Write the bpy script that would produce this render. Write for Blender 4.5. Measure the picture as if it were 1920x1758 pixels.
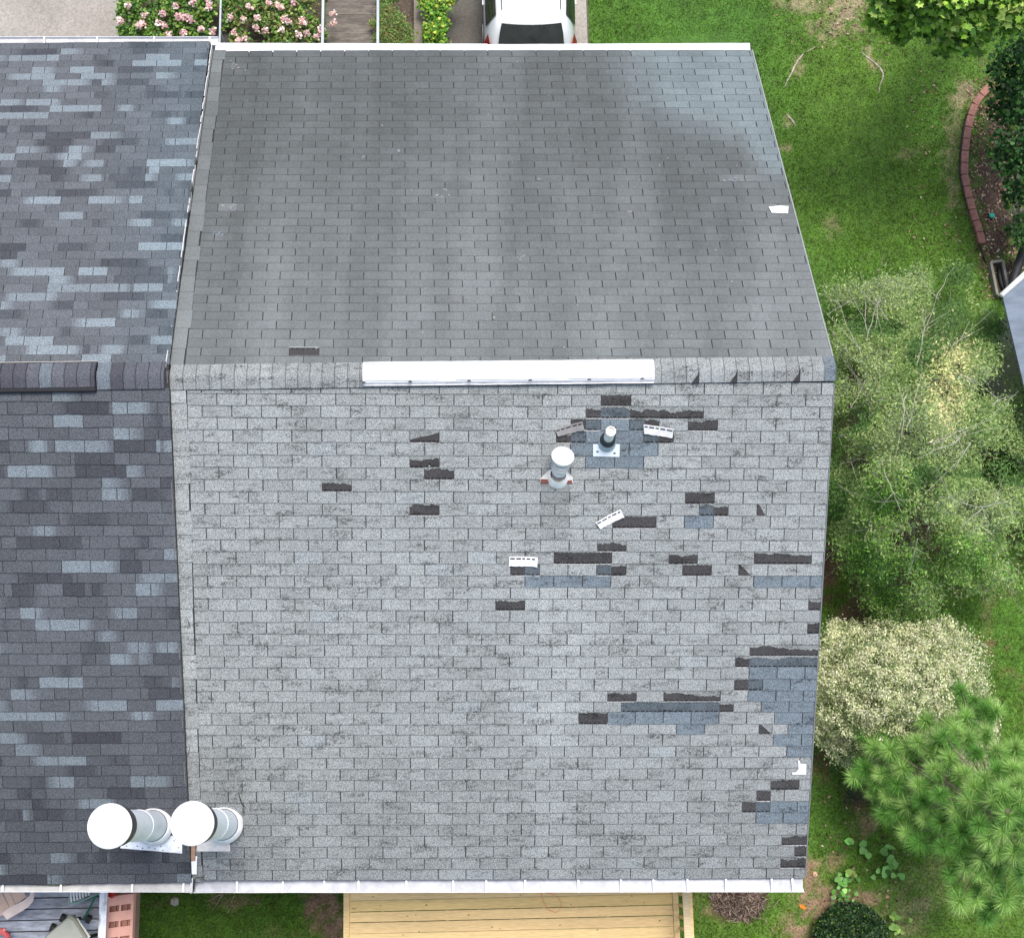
import bpy, math, random
import numpy as np
from mathutils import Vector, Matrix
R = math.radians
random.seed(7); rng = np.random.default_rng(7)
for o in list(bpy.data.objects): bpy.data.objects.remove(o)
sc = bpy.context.scene; COL = sc.collection

# ------------------------------------------------------------------ camera, world, sun, exposure
CP = Vector((3.3178, -5.0848, 16.2103)); YAW, PIT, ROL = R(-.8922), R(13.7718), R(-1.2907)
FPX = 2819.05                                   # focal length in pixels of a 1920 px wide picture
M3 = Matrix.Rotation(YAW, 3, 'Z') @ Matrix.Rotation(PIT, 3, 'X') @ Matrix.Rotation(ROL, 3, 'Y')
cam = bpy.data.cameras.new('camera'); cam.sensor_width = 36; cam.lens = 36 * FPX / 1920
cam.clip_start = .5; cam.clip_end = 3000
co = bpy.data.objects.new('camera', cam); COL.objects.link(co)
co.matrix_world = Matrix.Translation(CP) @ M3.to_4x4(); sc.camera = co
SUN_EL, SUN_AZ = R(76), R(25)                   # azimuth from north (+y) towards east
w = bpy.data.worlds.new('World'); sc.world = w; w.use_nodes = True
nt = w.node_tree; bg = nt.nodes['Background']; bg.inputs[1].default_value = .15
sky = nt.nodes.new('ShaderNodeTexSky'); sky.sky_type = 'NISHITA'; sky.sun_disc = False
sky.sun_elevation = SUN_EL; sky.sun_rotation = SUN_AZ; sky.air_density = 1.0; sky.dust_density = 3.0
nt.links.new(sky.outputs[0], bg.inputs[0])
sl = bpy.data.lights.new('sun', 'SUN'); sl.energy = 2.2; sl.angle = R(22); sl.color = (1, .965, .91)
so = bpy.data.objects.new('sun', sl); COL.objects.link(so)
sd = Vector((math.cos(SUN_EL) * math.sin(SUN_AZ), math.cos(SUN_EL) * math.cos(SUN_AZ), math.sin(SUN_EL)))
so.rotation_euler = sd.to_track_quat('Z', 'Y').to_euler()
sc.view_settings.view_transform = 'Standard'; sc.view_settings.look = 'None'
sc.view_settings.exposure = .55; sc.view_settings.gamma = 1
sc.render.resolution_x = 1024; sc.render.resolution_y = 937

# ------------------------------------------------------------------ helpers
PHI = R(27.13); TP = math.tan(PHI)
def ray(px, py): return (M3 @ Vector(((px - 960) / FPX, (879 - py) / FPX, -1)))
def at_z(px, py, z): d = ray(px, py); t = (z - CP.z) / d.z; return CP + d * t
def proj(P):
    v = M3.transposed() @ (Vector(P) - CP); return (960 + FPX * v.x / -v.z, 879 - FPX * v.y / -v.z)
M3n = np.array(M3); CPn = np.array(CP)
def projn(P):
    v = (P - CPn) @ M3n; return 960 + FPX * v[:, 0] / -v[:, 2], 879 - FPX * v[:, 1] / -v[:, 2]
def on_roof(px, py, side, dz=0):                # side -1 south, +1 north;  plane z = dz - side*y*tan
    d = ray(px, py); t = (dz - side * TP * CP.y - CP.z) / (d.z + side * TP * d.y); return CP + d * t
def sst(a, b, t): t = np.clip((t - a) / (b - a), 0, 1); return t * t * (3 - 2 * t)
def gz(x, y): return -8.7 - 2.9 * sst(-6.5, 6.0, y)
def on_ground(px, py, up=0):
    z = -10.
    for _ in range(12):
        p = at_z(px, py, z + up); z = float(gz(p.x, p.y))
    return Vector((p.x, p.y, z + up))
def lin(r, g, b): return tuple(((c / 255) ** 2.2) for c in (r, g, b))

class MB:
    def __init__(s): s.v = []; s.f = []; s.c = []
    def add(s, vs, fs, col=(1, 1, 1)):
        n = len(s.v); s.v += [tuple(p) for p in vs]; s.f += [tuple(i + n for i in f) for f in fs]
        if isinstance(col, list): s.c += col
        else: s.c += [tuple(col[:3])] * len(fs)
    def box(s, c, size, col=(1, 1, 1), rot=None, ext=1):
        x, y, z = [d / 2 for d in size]; vs = []
        for a, b, e in ((-x, -y, -z), (x, -y, -z), (x, y, -z), (-x, y, -z), (-x, -y, z), (x, -y, z), (x, y, z), (-x, y, z)):
            p = Vector((a, b, e))
            if rot is not None: p = rot @ p
            vs.append(p + Vector(c))
        s.add(vs, [(3, 2, 1, 0), (4, 5, 6, 7), (0, 1, 5, 4), (1, 2, 6, 5), (2, 3, 7, 6), (3, 0, 4, 7)], col)
    def beam(s, a, b, wd, ht, col=(1, 1, 1), upv=(0, 0, 1)):
        a = Vector(a); b = Vector(b); d = b - a; L = d.length; d.normalize(); u = Vector(upv); sdv = d.cross(u).normalized(); u = sdv.cross(d)
        rot = Matrix((d, sdv, u)).transposed(); s.box((a + b) / 2, (L, wd, ht), col, rot)
    def tube(s, pts, rad, n=8, col=(1, 1, 1), cap=True):
        pts = [Vector(p) for p in pts]; rings = []
        if not hasattr(rad, '__len__'): rad = [rad] * len(pts)
        for i, p in enumerate(pts):
            d = (pts[min(i + 1, len(pts) - 1)] - pts[max(i - 1, 0)])
            if d.length < 1e-9: d = Vector((0, 0, 1))
            d.normalize(); a = Vector((1, 0, 0)) if abs(d.x) < .8 else Vector((0, 1, 0))
            u = d.cross(a).normalized(); v = d.cross(u)
            rings.append([p + (u * math.cos(2 * math.pi * k / n) + v * math.sin(2 * math.pi * k / n)) * rad[i] for k in range(n)])
        vs = [q for r in rings for q in r]; fs = []
        for i in range(len(pts) - 1):
            for k in range(n): fs.append((i * n + k, i * n + (k + 1) % n, (i + 1) * n + (k + 1) % n, (i + 1) * n + k))
        if cap: fs.append(tuple(range(n))[::-1]); fs.append(tuple((len(pts) - 1) * n + k for k in range(n)))
        s.add(vs, fs, col)
    def lathe(s, o, prof, n=40, col=(1, 1, 1), axis=(0, 0, 1)):      # prof: (radius, height)
        q = Vector((0, 0, 1)).rotation_difference(Vector(axis).normalized()); vs = []; fs = []; cs = []
        for i, pr in enumerate(prof):
            for k in range(n):
                a = 2 * math.pi * k / n; vs.append(Vector(o) + q @ Vector((pr[0] * math.cos(a), pr[0] * math.sin(a), pr[1])))
        for i in range(len(prof) - 1):
            for k in range(n): fs.append((i * n + k, i * n + (k + 1) % n, (i + 1) * n + (k + 1) % n, (i + 1) * n + k)); cs.append(tuple((prof[i][2] if len(prof[i]) > 2 else col)[:3]))
        s.add(vs, fs, cs)
    def prism(s, poly, h, col=(1, 1, 1), dirv=(0, 0, 1)):
        n = len(poly); d = Vector(dirv) * h
        s.add([Vector(p) for p in poly] + [Vector(p) + d for p in poly],
              [tuple(range(n))[::-1], tuple(n + i for i in range(n))] + [(i, (i + 1) % n, n + (i + 1) % n, n + i) for i in range(n)], col)
    def build(s, name, mat, parent=None, smooth=False, bevel=0):
        me = bpy.data.meshes.new(name); me.from_pydata(s.v, [], s.f)
        a = me.color_attributes.new('Col', 'FLOAT_COLOR', 'CORNER')
        buf = np.ones((len(me.loops), 4), np.float32); tot = np.zeros(len(me.polygons), np.int32); me.polygons.foreach_get('loop_total', tot)
        buf[:, :3] = np.repeat(np.array(s.c, np.float32).reshape(-1, 3), tot, axis=0); a.data.foreach_set('color', buf.ravel())
        return link(name, me, mat, parent, smooth, bevel)
def link(name, me, mat, parent=None, smooth=False, bevel=0):
    me.materials.append(mat); me.update()
    if smooth: me.polygons.foreach_set('use_smooth', [True] * len(me.polygons))
    o = bpy.data.objects.new(name, me); COL.objects.link(o)
    if bevel:
        m = o.modifiers.new('bevel', 'BEVEL'); m.width = bevel; m.segments = 2; m.limit_method = 'ANGLE'
    if parent: o.parent = parent; o.matrix_parent_inverse = Matrix.Translation(parent.location).inverted()
    return o
def npmesh(name, V, F, C, mat, parent=None, smooth=False):
    """V (n,3), F (m,k) faces of equal size, C (m,3) or (m*k,3)"""
    me = bpy.data.meshes.new(name); m, k = F.shape
    me.vertices.add(len(V)); me.vertices.foreach_set('co', V.astype(np.float32).ravel())
    me.loops.add(m * k); me.loops.foreach_set('vertex_index', F.astype(np.int32).ravel())
    me.polygons.add(m); me.polygons.foreach_set('loop_start', (np.arange(m) * k).astype(np.int32)); me.update(calc_edges=True)
    a = me.color_attributes.new('Col', 'FLOAT_COLOR', 'CORNER'); buf = np.ones((m * k, 4), np.float32)
    buf[:, :3] = np.repeat(C, k, axis=0) if len(C) == m else C
    a.data.foreach_set('color', buf.ravel()); return link(name, me, mat, parent, smooth)
def tag(o, label, cat, group=None, kind=None):
    o['label'] = label; o['category'] = cat
    if group: o['group'] = group
    if kind: o['kind'] = kind
    return o
def struct(o): o['kind'] = 'structure'; return o
def thing(name, loc, label, cat, group=None):
    o = bpy.data.objects.new(name, None); COL.objects.link(o); o.location = loc; o.empty_display_size = .2; return tag(o, label, cat, group)

# ------------------------------------------------------------------ materials
def vmat(name, rough=.8, amt=.3, scale=8, stretch=(1, 1, 1), bump=0, metal=0, transl=0, detail=4, amt2=0, scale2=1, tint=None, coat=0, spec=.5, lo=.35, hi=.65):
    m = bpy.data.materials.new(name); m.use_nodes = True; n = m.node_tree; N = n.nodes; L = n.links; b = N['Principled BSDF']
    at = N.new('ShaderNodeAttribute'); at.attribute_name = 'Col'
    tc = N.new('ShaderNodeTexCoord'); mp = N.new('ShaderNodeMapping'); mp.inputs['Scale'].default_value = stretch
    L.new(tc.outputs['Object'], mp.inputs[0])
    def mul(colsock, sc_, am, l, h, det):
        nz = N.new('ShaderNodeTexNoise'); nz.inputs['Scale'].default_value = sc_; nz.inputs['Detail'].default_value = det; L.new(mp.outputs[0], nz.inputs['Vector'])
        mr = N.new('ShaderNodeMapRange'); mr.inputs[1].default_value = l; mr.inputs[2].default_value = h; mr.inputs[3].default_value = 1 - am; mr.inputs[4].default_value = 1 + am
        L.new(nz.outputs[0], mr.inputs[0]); vm = N.new('ShaderNodeVectorMath'); vm.operation = 'SCALE'; L.new(colsock, vm.inputs[0]); L.new(mr.outputs[0], vm.inputs[3]); return vm.outputs[0], nz
    c, nz = mul(at.outputs['Color'], scale, amt, lo, hi, detail)
    if amt2: c, _ = mul(c, scale2, amt2, .3, .7, 3)
    L.new(c, b.inputs['Base Color']); b.inputs['Roughness'].default_value = rough; b.inputs['Metallic'].default_value = metal
    b.inputs['Specular IOR Level'].default_value = spec
    if coat: b.inputs['Coat Weight'].default_value = coat; b.inputs['Coat Roughness'].default_value = .05
    if bump:
        bp = N.new('ShaderNodeBump'); bp.inputs['Strength'].default_value = 1; bp.inputs['Distance'].default_value = bump
        L.new(nz.outputs[0], bp.inputs['Height']); L.new(bp.outputs[0], b.inputs['Normal'])
    if transl:
        t = N.new('ShaderNodeBsdfTranslucent'); L.new(c, t.inputs[0]); mx = N.new('ShaderNodeMixShader'); mx.inputs[0].default_value = transl
        L.new(b.outputs[0], mx.inputs[1]); L.new(t.outputs[0], mx.inputs[2]); L.new(mx.outputs[0], N['Material Output'].inputs[0])
    return m
def shingle_mat(name, gran, blotch, streak, gscale=110):
    m = bpy.data.materials.new(name); m.use_nodes = True; n = m.node_tree; N = n.nodes; L = n.links; b = N['Principled BSDF']
    at = N.new('ShaderNodeAttribute'); at.attribute_name = 'Col'; tc = N.new('ShaderNodeTexCoord')
    def noise(scale, st=(1, 1, 1), det=2, rgh=.5):
        mp = N.new('ShaderNodeMapping'); mp.inputs['Scale'].default_value = st; L.new(tc.outputs['Object'], mp.inputs[0])
        z = N.new('ShaderNodeTexNoise'); z.inputs['Scale'].default_value = scale; z.inputs['Detail'].default_value = det; z.inputs['Roughness'].default_value = rgh; L.new(mp.outputs[0], z.inputs['Vector']); return z.outputs[0]
    def mr(sk, a, b_, c, d):
        r = N.new('ShaderNodeMapRange'); r.inputs[1].default_value = a; r.inputs[2].default_value = b_; r.inputs[3].default_value = c; r.inputs[4].default_value = d; L.new(sk, r.inputs[0]); return r.outputs[0]
    def op(o_, a, b_):
        r = N.new('ShaderNodeMath'); r.operation = o_
        for i, s_ in enumerate((a, b_)):
            if isinstance(s_, (int, float)): r.inputs[i].default_value = s_
            else: L.new(s_, r.inputs[i])
        return r.outputs[0]
    g = mr(noise(gscale, det=3, rgh=.7), .36, .64, 1 - gran, 1 + gran)
    g2 = mr(noise(gscale * .38, det=2, rgh=.8), .42, .58, 0, 1)
    bl = mr(noise(3.2, (1, 3.2, 3.2), 4, .6), .50, .66, 0, 1)
    dark = op('SUBTRACT', 1, op('MULTIPLY', op('MULTIPLY', bl, g2), blotch))
    st = mr(noise(1.5, (1, .13, .13), 3, .55), .35, .65, 1 - streak, 1 + streak)
    big = mr(noise(.7, (1, 1, 1), 2, .5), .35, .65, 1 - streak * .5, 1 + streak * .5)
    f = op('MULTIPLY', op('MULTIPLY', g, dark), op('MULTIPLY', st, big))
    vm = N.new('ShaderNodeVectorMath'); vm.operation = 'SCALE'; L.new(at.outputs['Color'], vm.inputs[0]); L.new(f, vm.inputs[3]); L.new(vm.outputs[0], b.inputs['Base Color'])
    b.inputs['Roughness'].default_value = .92; b.inputs['Specular IOR Level'].default_value = .25
    bp = N.new('ShaderNodeBump'); bp.inputs['Distance'].default_value = .0012; bp.inputs['Strength'].default_value = 1; L.new(g, bp.inputs['Height']); L.new(bp.outputs[0], b.inputs['Normal'])
    return m
MS_S = shingle_mat('weathered_shingle', .58, .66, .05, 88)
MS_N = shingle_mat('north_shingle', .26, .14, .09, 85)
MS_L = shingle_mat('blend_shingle', .52, .0, .04, 88)
M_white = vmat('white_metal', .35, .05, 3, metal=0, spec=.5, amt2=.04, scale2=20)
M_dirtywhite = vmat('stained_white', .5, .14, 9, amt2=.1, scale2=2)
M_galv = vmat('galvanised', .42, .06, 3, metal=0)
M_black = vmat('black_stuff', .6, .2, 30)
M_paint = vmat('car_paint', .25, .01, 2, coat=1)
M_glass = vmat('dark_glass', .06, .25, 5, spec=.8)
M_wood = vmat('new_pine_board', .7, .13, 5, (1.2, 22, 22), bump=.0008, amt2=.10, scale2=.5)
M_greywood = vmat('weathered_board', .85, .20, 4, (2.5, 9, 9), bump=.001, amt2=.3, scale2=1.2)
M_concrete = vmat('concrete', .9, .16, 22, amt2=.20, scale2=.6, bump=.002, detail=8)
M_plain = vmat('painted_surface', .6, .08, 6)
M_leaf = vmat('leaf', .5, .18, 3, transl=.3, spec=.35)
M_needle = vmat('needle', .5, .15, 3, transl=.25, spec=.3)
M_bark = vmat('bark', .9, .3, 14, (1, 1, .3), bump=.004)
M_siding = vmat('siding', .7, .06, 2, (.1, .1, 40), bump=.004)
M_stone = vmat('stone', .85, .2, 14, bump=.004)

# ------------------------------------------------------------------ terrain, drives, beds
def axis(lo, hi, dense0, dense1, st):
    a = list(np.arange(dense0, dense1 + 1e-6, st)); s_ = st; x = dense0; pre = []
    while x > lo: s_ *= 1.35; x -= s_; pre.append(x)
    s_ = st; x = dense1; post = []
    while x < hi: s_ *= 1.35; x += s_; post.append(x)
    return np.array(pre[::-1] + a + post)
def vnoise(x, y, sc_, seed=0):                  # cheap smooth value noise
    r = np.random.default_rng(seed); T = r.random((64, 64)); X = x * sc_; Y = y * sc_; xi = np.floor(X).astype(int); yi = np.floor(Y).astype(int)
    fx = X - xi; fy = Y - yi; fx = fx * fx * (3 - 2 * fx); fy = fy * fy * (3 - 2 * fy)
    g = lambda a, b: T[a % 64, b % 64]
    return (g(xi, yi) * (1 - fx) + g(xi + 1, yi) * fx) * (1 - fy) + (g(xi, yi + 1) * (1 - fx) + g(xi + 1, yi + 1) * fx) * fy
# bare or worn places of the lawn: centre and half axes as seen from above, amount, kind (0 tan soil, 1 dark mulch, 2 red soil, 3 dry grass)
DIRT = [(1500, 8, 60, 22, .75, 3), (1590, 22, 60, 45, .9, 3), (1545, 55, 45, 25, .6, 3), (1497, 118, 12, 20, .7, 3), (1628, 100, 8, 14, .7, 3), (1645, 122, 12, 10, .5, 3), (1640, 235, 10, 14, .5, 3), (1480, 228, 10, 14, .6, 3),
        (1472, 278, 16, 9, .7, 3), (1560, 420, 16, 20, .45, 3), (1700, 290, 30, 30, .35, 3), (1790, 300, 22, 110, .5, 3), (1815, 180, 30, 26, .75, 3), (1560, 320, 10, 8, .4, 3),
        (1880, 300, 55, 170, 1, 1), (1870, 440, 50, 80, 1, 1), (1905, 520, 40, 40, 1, 1), (1555, 1060, 26, 110, 1, 2), (1600, 1150, 60, 60, .9, 2), (1700, 860, 170, 300, .92, 1), (1700, 1300, 160, 130, .8, 2),
        (1545, 1440, 26, 70, .9, 2), (1600, 1500, 34, 40, .8, 2), (1620, 1545, 40, 28, .7, 0), (1520, 1630, 18, 30, 1, 0), (1560, 1610, 30, 22, .6, 0), (1545, 1700, 55, 50, 1, 0), (1610, 1690, 45, 22, .85, 0), (1500, 1758, 45, 30, 1, 0), (1700, 1720, 60, 40, .4, 3),
        (1370, 1690, 60, 30, .9, 0), (600, 1700, 40, 40, 1, 0), (640, 1750, 30, 30, 1, 0), (440, 1690, 60, 16, .6, 0), (700, 1758, 60, 40, 1, 0), (300, 1690, 30, 12, .4, 0), (520, 1752, 36, 14, .5, 0), (1780, 1650, 100, 60, .25, 3), (1850, 1160, 14, 60, .3, 0)]
DC = [(.23, .15, .095), (.065, .040, .028), (.11, .055, .033), (.25, .20, .12)]
def ground_color(X, Y, Z):
    px, py = projn(np.stack([X, Y, Z], 1)); n1 = vnoise(X, Y, 1.1, 3); n2 = vnoise(X, Y, 4.3, 4); n3 = vnoise(X, Y, 12, 5); n4 = vnoise(X, Y, .45, 9)
    g = np.array([.066, .146, .017])[None] * (.78 + .30 * n2[:, None] + .20 * n1[:, None])
    g = g * (1 + np.array([.55, .22, .15])[None] * ((n4 - .4) * .8)[:, None])
    wn = (n1 + n2 + n3) / 3 - .5; tot = np.zeros(len(X)); col = g.copy()
    for (cx, cy, a, b, amt, kd) in DIRT:
        d = np.sqrt(((px - cx) / a) ** 2 + ((py - cy) / b) ** 2); k = np.clip((1.05 - d + wn * 2.4) * 1.5, 0, 1) * amt * (.55 + .45 * (n3 > .42) if kd in (0, 3) else 1)
        col = col * (1 - k[:, None]) + np.array(DC[kd])[None] * (.7 + .6 * n3[:, None]) * k[:, None]; tot = np.maximum(tot, k)
    return col, tot
xs = axis(-400, 400, -5, 15, .10); ys = axis(-400, 400, -12, 18, .10)
XX, YY = np.meshgrid(xs, ys); X = XX.ravel(); Y = YY.ravel(); Z = gz(X, Y) + .03 * (vnoise(X, Y, .8, 1) - .5)
gc, _ = ground_color(X, Y, Z)
nx, ny = len(xs), len(ys); I = (np.arange(ny - 1)[:, None] * nx + np.arange(nx - 1)[None]).ravel()
F = np.stack([I, I + 1, I + nx + 1, I + nx], 1)
M_ground = vmat('ground', .95, .38, 30, bump=.02, amt2=.18, scale2=6, detail=6)
struct(npmesh('ground', np.stack([X, Y, Z], 1), F, gc[F.ravel()], M_ground, smooth=True))

def sheet(name, pts, up, thick, mat, col, sub=None):
    b = MB(); P = [Vector(p) for p in pts]; b.prism([p + Vector((0, 0, up - thick)) for p in P], thick, col); return b.build(name, mat)
def gp(px, py): return on_ground(px, py)
def strip(name, xl, xr, y0, y1, up, mat, col, ypx=40):      # a drive running north: edges fixed by what is seen beyond the eave
    a = gp(xl, ypx); b = gp(xr, ypx); zz = -11.6
    return struct(sheet(name, [(a.x, y0, zz), (b.x, y0, zz), (b.x, y1, zz), (a.x, y1, zz)], up, .15, mat, col))
strip('driveway', 835, 1103, 6.4, 40, .035, M_concrete, (.11, .100, .085))
strip('driveway_edge', 1068, 1100, 6.4, 40, .045, M_concrete, (.36, .33, .29))
strip('concrete_drive', -420, 228, 6.4, 40, .03, M_concrete, (.30, .275, .24))

# ------------------------------------------------------------------ shingle roofs
SL = [740.7,762.7,785.7,808.3,831.7,855.7,878.7,900.7,923.3,945.7,968.3,991.7,1014,1035.7,1059,1080.7,1102.7,1124.3,1146,1167.7,1190,1211,1232,1253,1275,1296.7,1317.3,1337,1359.7,1379,1401,1422,1443,1463.7,1483.7,1505,1526,1547,1568,1588,1609.7,1630.7,1650]
NL = [95,106.7,118.3,130,141.7,153.7,166.3,178.7,191,203,215.3,227.7,240,252.7,265,277.3,290,302.7,315,328.3,340.7,354,367.7,382,396.7,410,424,438.3,452.7,466,480,494,509.3,525,539,554,569.3,585,601.7,618.3,635.7,652.3,668.3][::-1]
class Slope:
    """course lines i = 0..42 and tab columns k laid out on one roof plane"""
    def __init__(s, side, dz, lines, xm, c0, c1, kw, ends, par):
        s.side = side; s.dz = dz; s.par = par
        f = lambda p: on_roof(p[0], p[1], side, dz)
        s.a0, s.a1 = f(c0[0]), f(c0[1]); s.b0, s.b1 = f(c1[0]), f(c1[1]); s.kw = kw; s.ends = ends
        s.sm = [abs(f((xm[0] + (xm[1] - xm[0]) * i / (len(lines) - 1), y)).y) for i, y in enumerate(lines)]
        s.n = len(lines) - 1; s.t0 = (abs(s.a1.y) - abs(s.a0.y)) / kw; s.t1 = (abs(s.b1.y) - abs(s.b0.y)) / kw
    def y(s, i):                                 # horizontal run at mid column
        if i <= 0: return s.sm[0] + i * (s.sm[1] - s.sm[0])
        if i >= s.n: return s.sm[-1] + (i - s.n) * (s.sm[-1] - s.sm[-2])
        j = int(i); return s.sm[j] + (i - j) * (s.sm[j + 1] - s.sm[j])
    def P(s, i, k, h=0):
        u = i / s.n; x = s.a0.x + (s.b0.x - s.a0.x) * u + k * ((s.a1.x - s.a0.x) * (1 - u) + (s.b1.x - s.b0.x) * u) / s.kw
        y = s.y(i) + (s.t0 * (1 - u) + s.t1 * u) * (k - s.kw * .45)
        return Vector((x, s.side * (y + h * math.sin(PHI)), s.dz - y * TP + h * math.cos(PHI)))
    def inv(s, px, py):
        q = on_roof(px, py, s.side, s.dz); i = 20.; k = 10.
        for _ in range(30):
            p = s.P(i, k); e = .01; di = (abs(s.P(i + 1, k).y) - abs(p.y)); dk = s.P(i, k + 1).x - p.x
            k += (q.x - p.x) / dk; i += (abs(q.y) - abs(p.y)) / di
        return i, k
    def KE(s, i): u = i / s.n; return s.ends[0] * (1 - u) + s.ends[1] * u, s.ends[2] * (1 - u) + s.ends[3] * u
S = Slope(-1, 0, SL, (780, 790), ((350.5, 740), (1562, 743.5)), ((381.3, 1652.5), (1509, 1648)), 21.93, (-.55, -.41, 21.93, 21.93), 0)
Nn = Slope(1, 0, NL, (900, 900), ((348.6, 666), (1559, 668)), ((421.5, 97), (1404.9, 96)), 22, (-.53, -.48, 22.03, 22.12), 1)
LZ = .09
LSl = [750.7 + 0 * i for i in range(1)] + [775,799,822.7,846,869.3,892.7,912.7,936,959,982.7,1003,1026,1048,1071.7,1090.7,1115,1136] + [1136 + 21.63 * j for j in range(1, 9)] + [1330.7,1348,1369.7,1390.7,1413.7,1432,1452,1474,1494.7,1513,1534.7,1555.3,1575,1595,1615,1636,1653.7]
LNl0, LNl1 = abs(on_roof(200, 664, 1, LZ).y), abs(on_roof(230, 81, 1, LZ).y)
LNl = []
for j in range(43):
    yy = LNl0 + (LNl1 - LNl0) * j / 42; LNl.append(proj((on_roof(200, 664, 1, LZ).x, yy, LZ - yy * TP))[1])
LS_ = Slope(-1, LZ, LSl, (250, 250), ((-44, 750.5), (295, 750.7)), ((18, 1655), (333, 1652)), 6, (-14, -14, 6.42, 6.5), 0)
LN_ = Slope(1, LZ, LNl, (200, 200), ((-44, 665), (295, 663)), ((70, 82), (344, 79.5)), 6, (-14, -14, 6.45, 7.1), 0)

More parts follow.
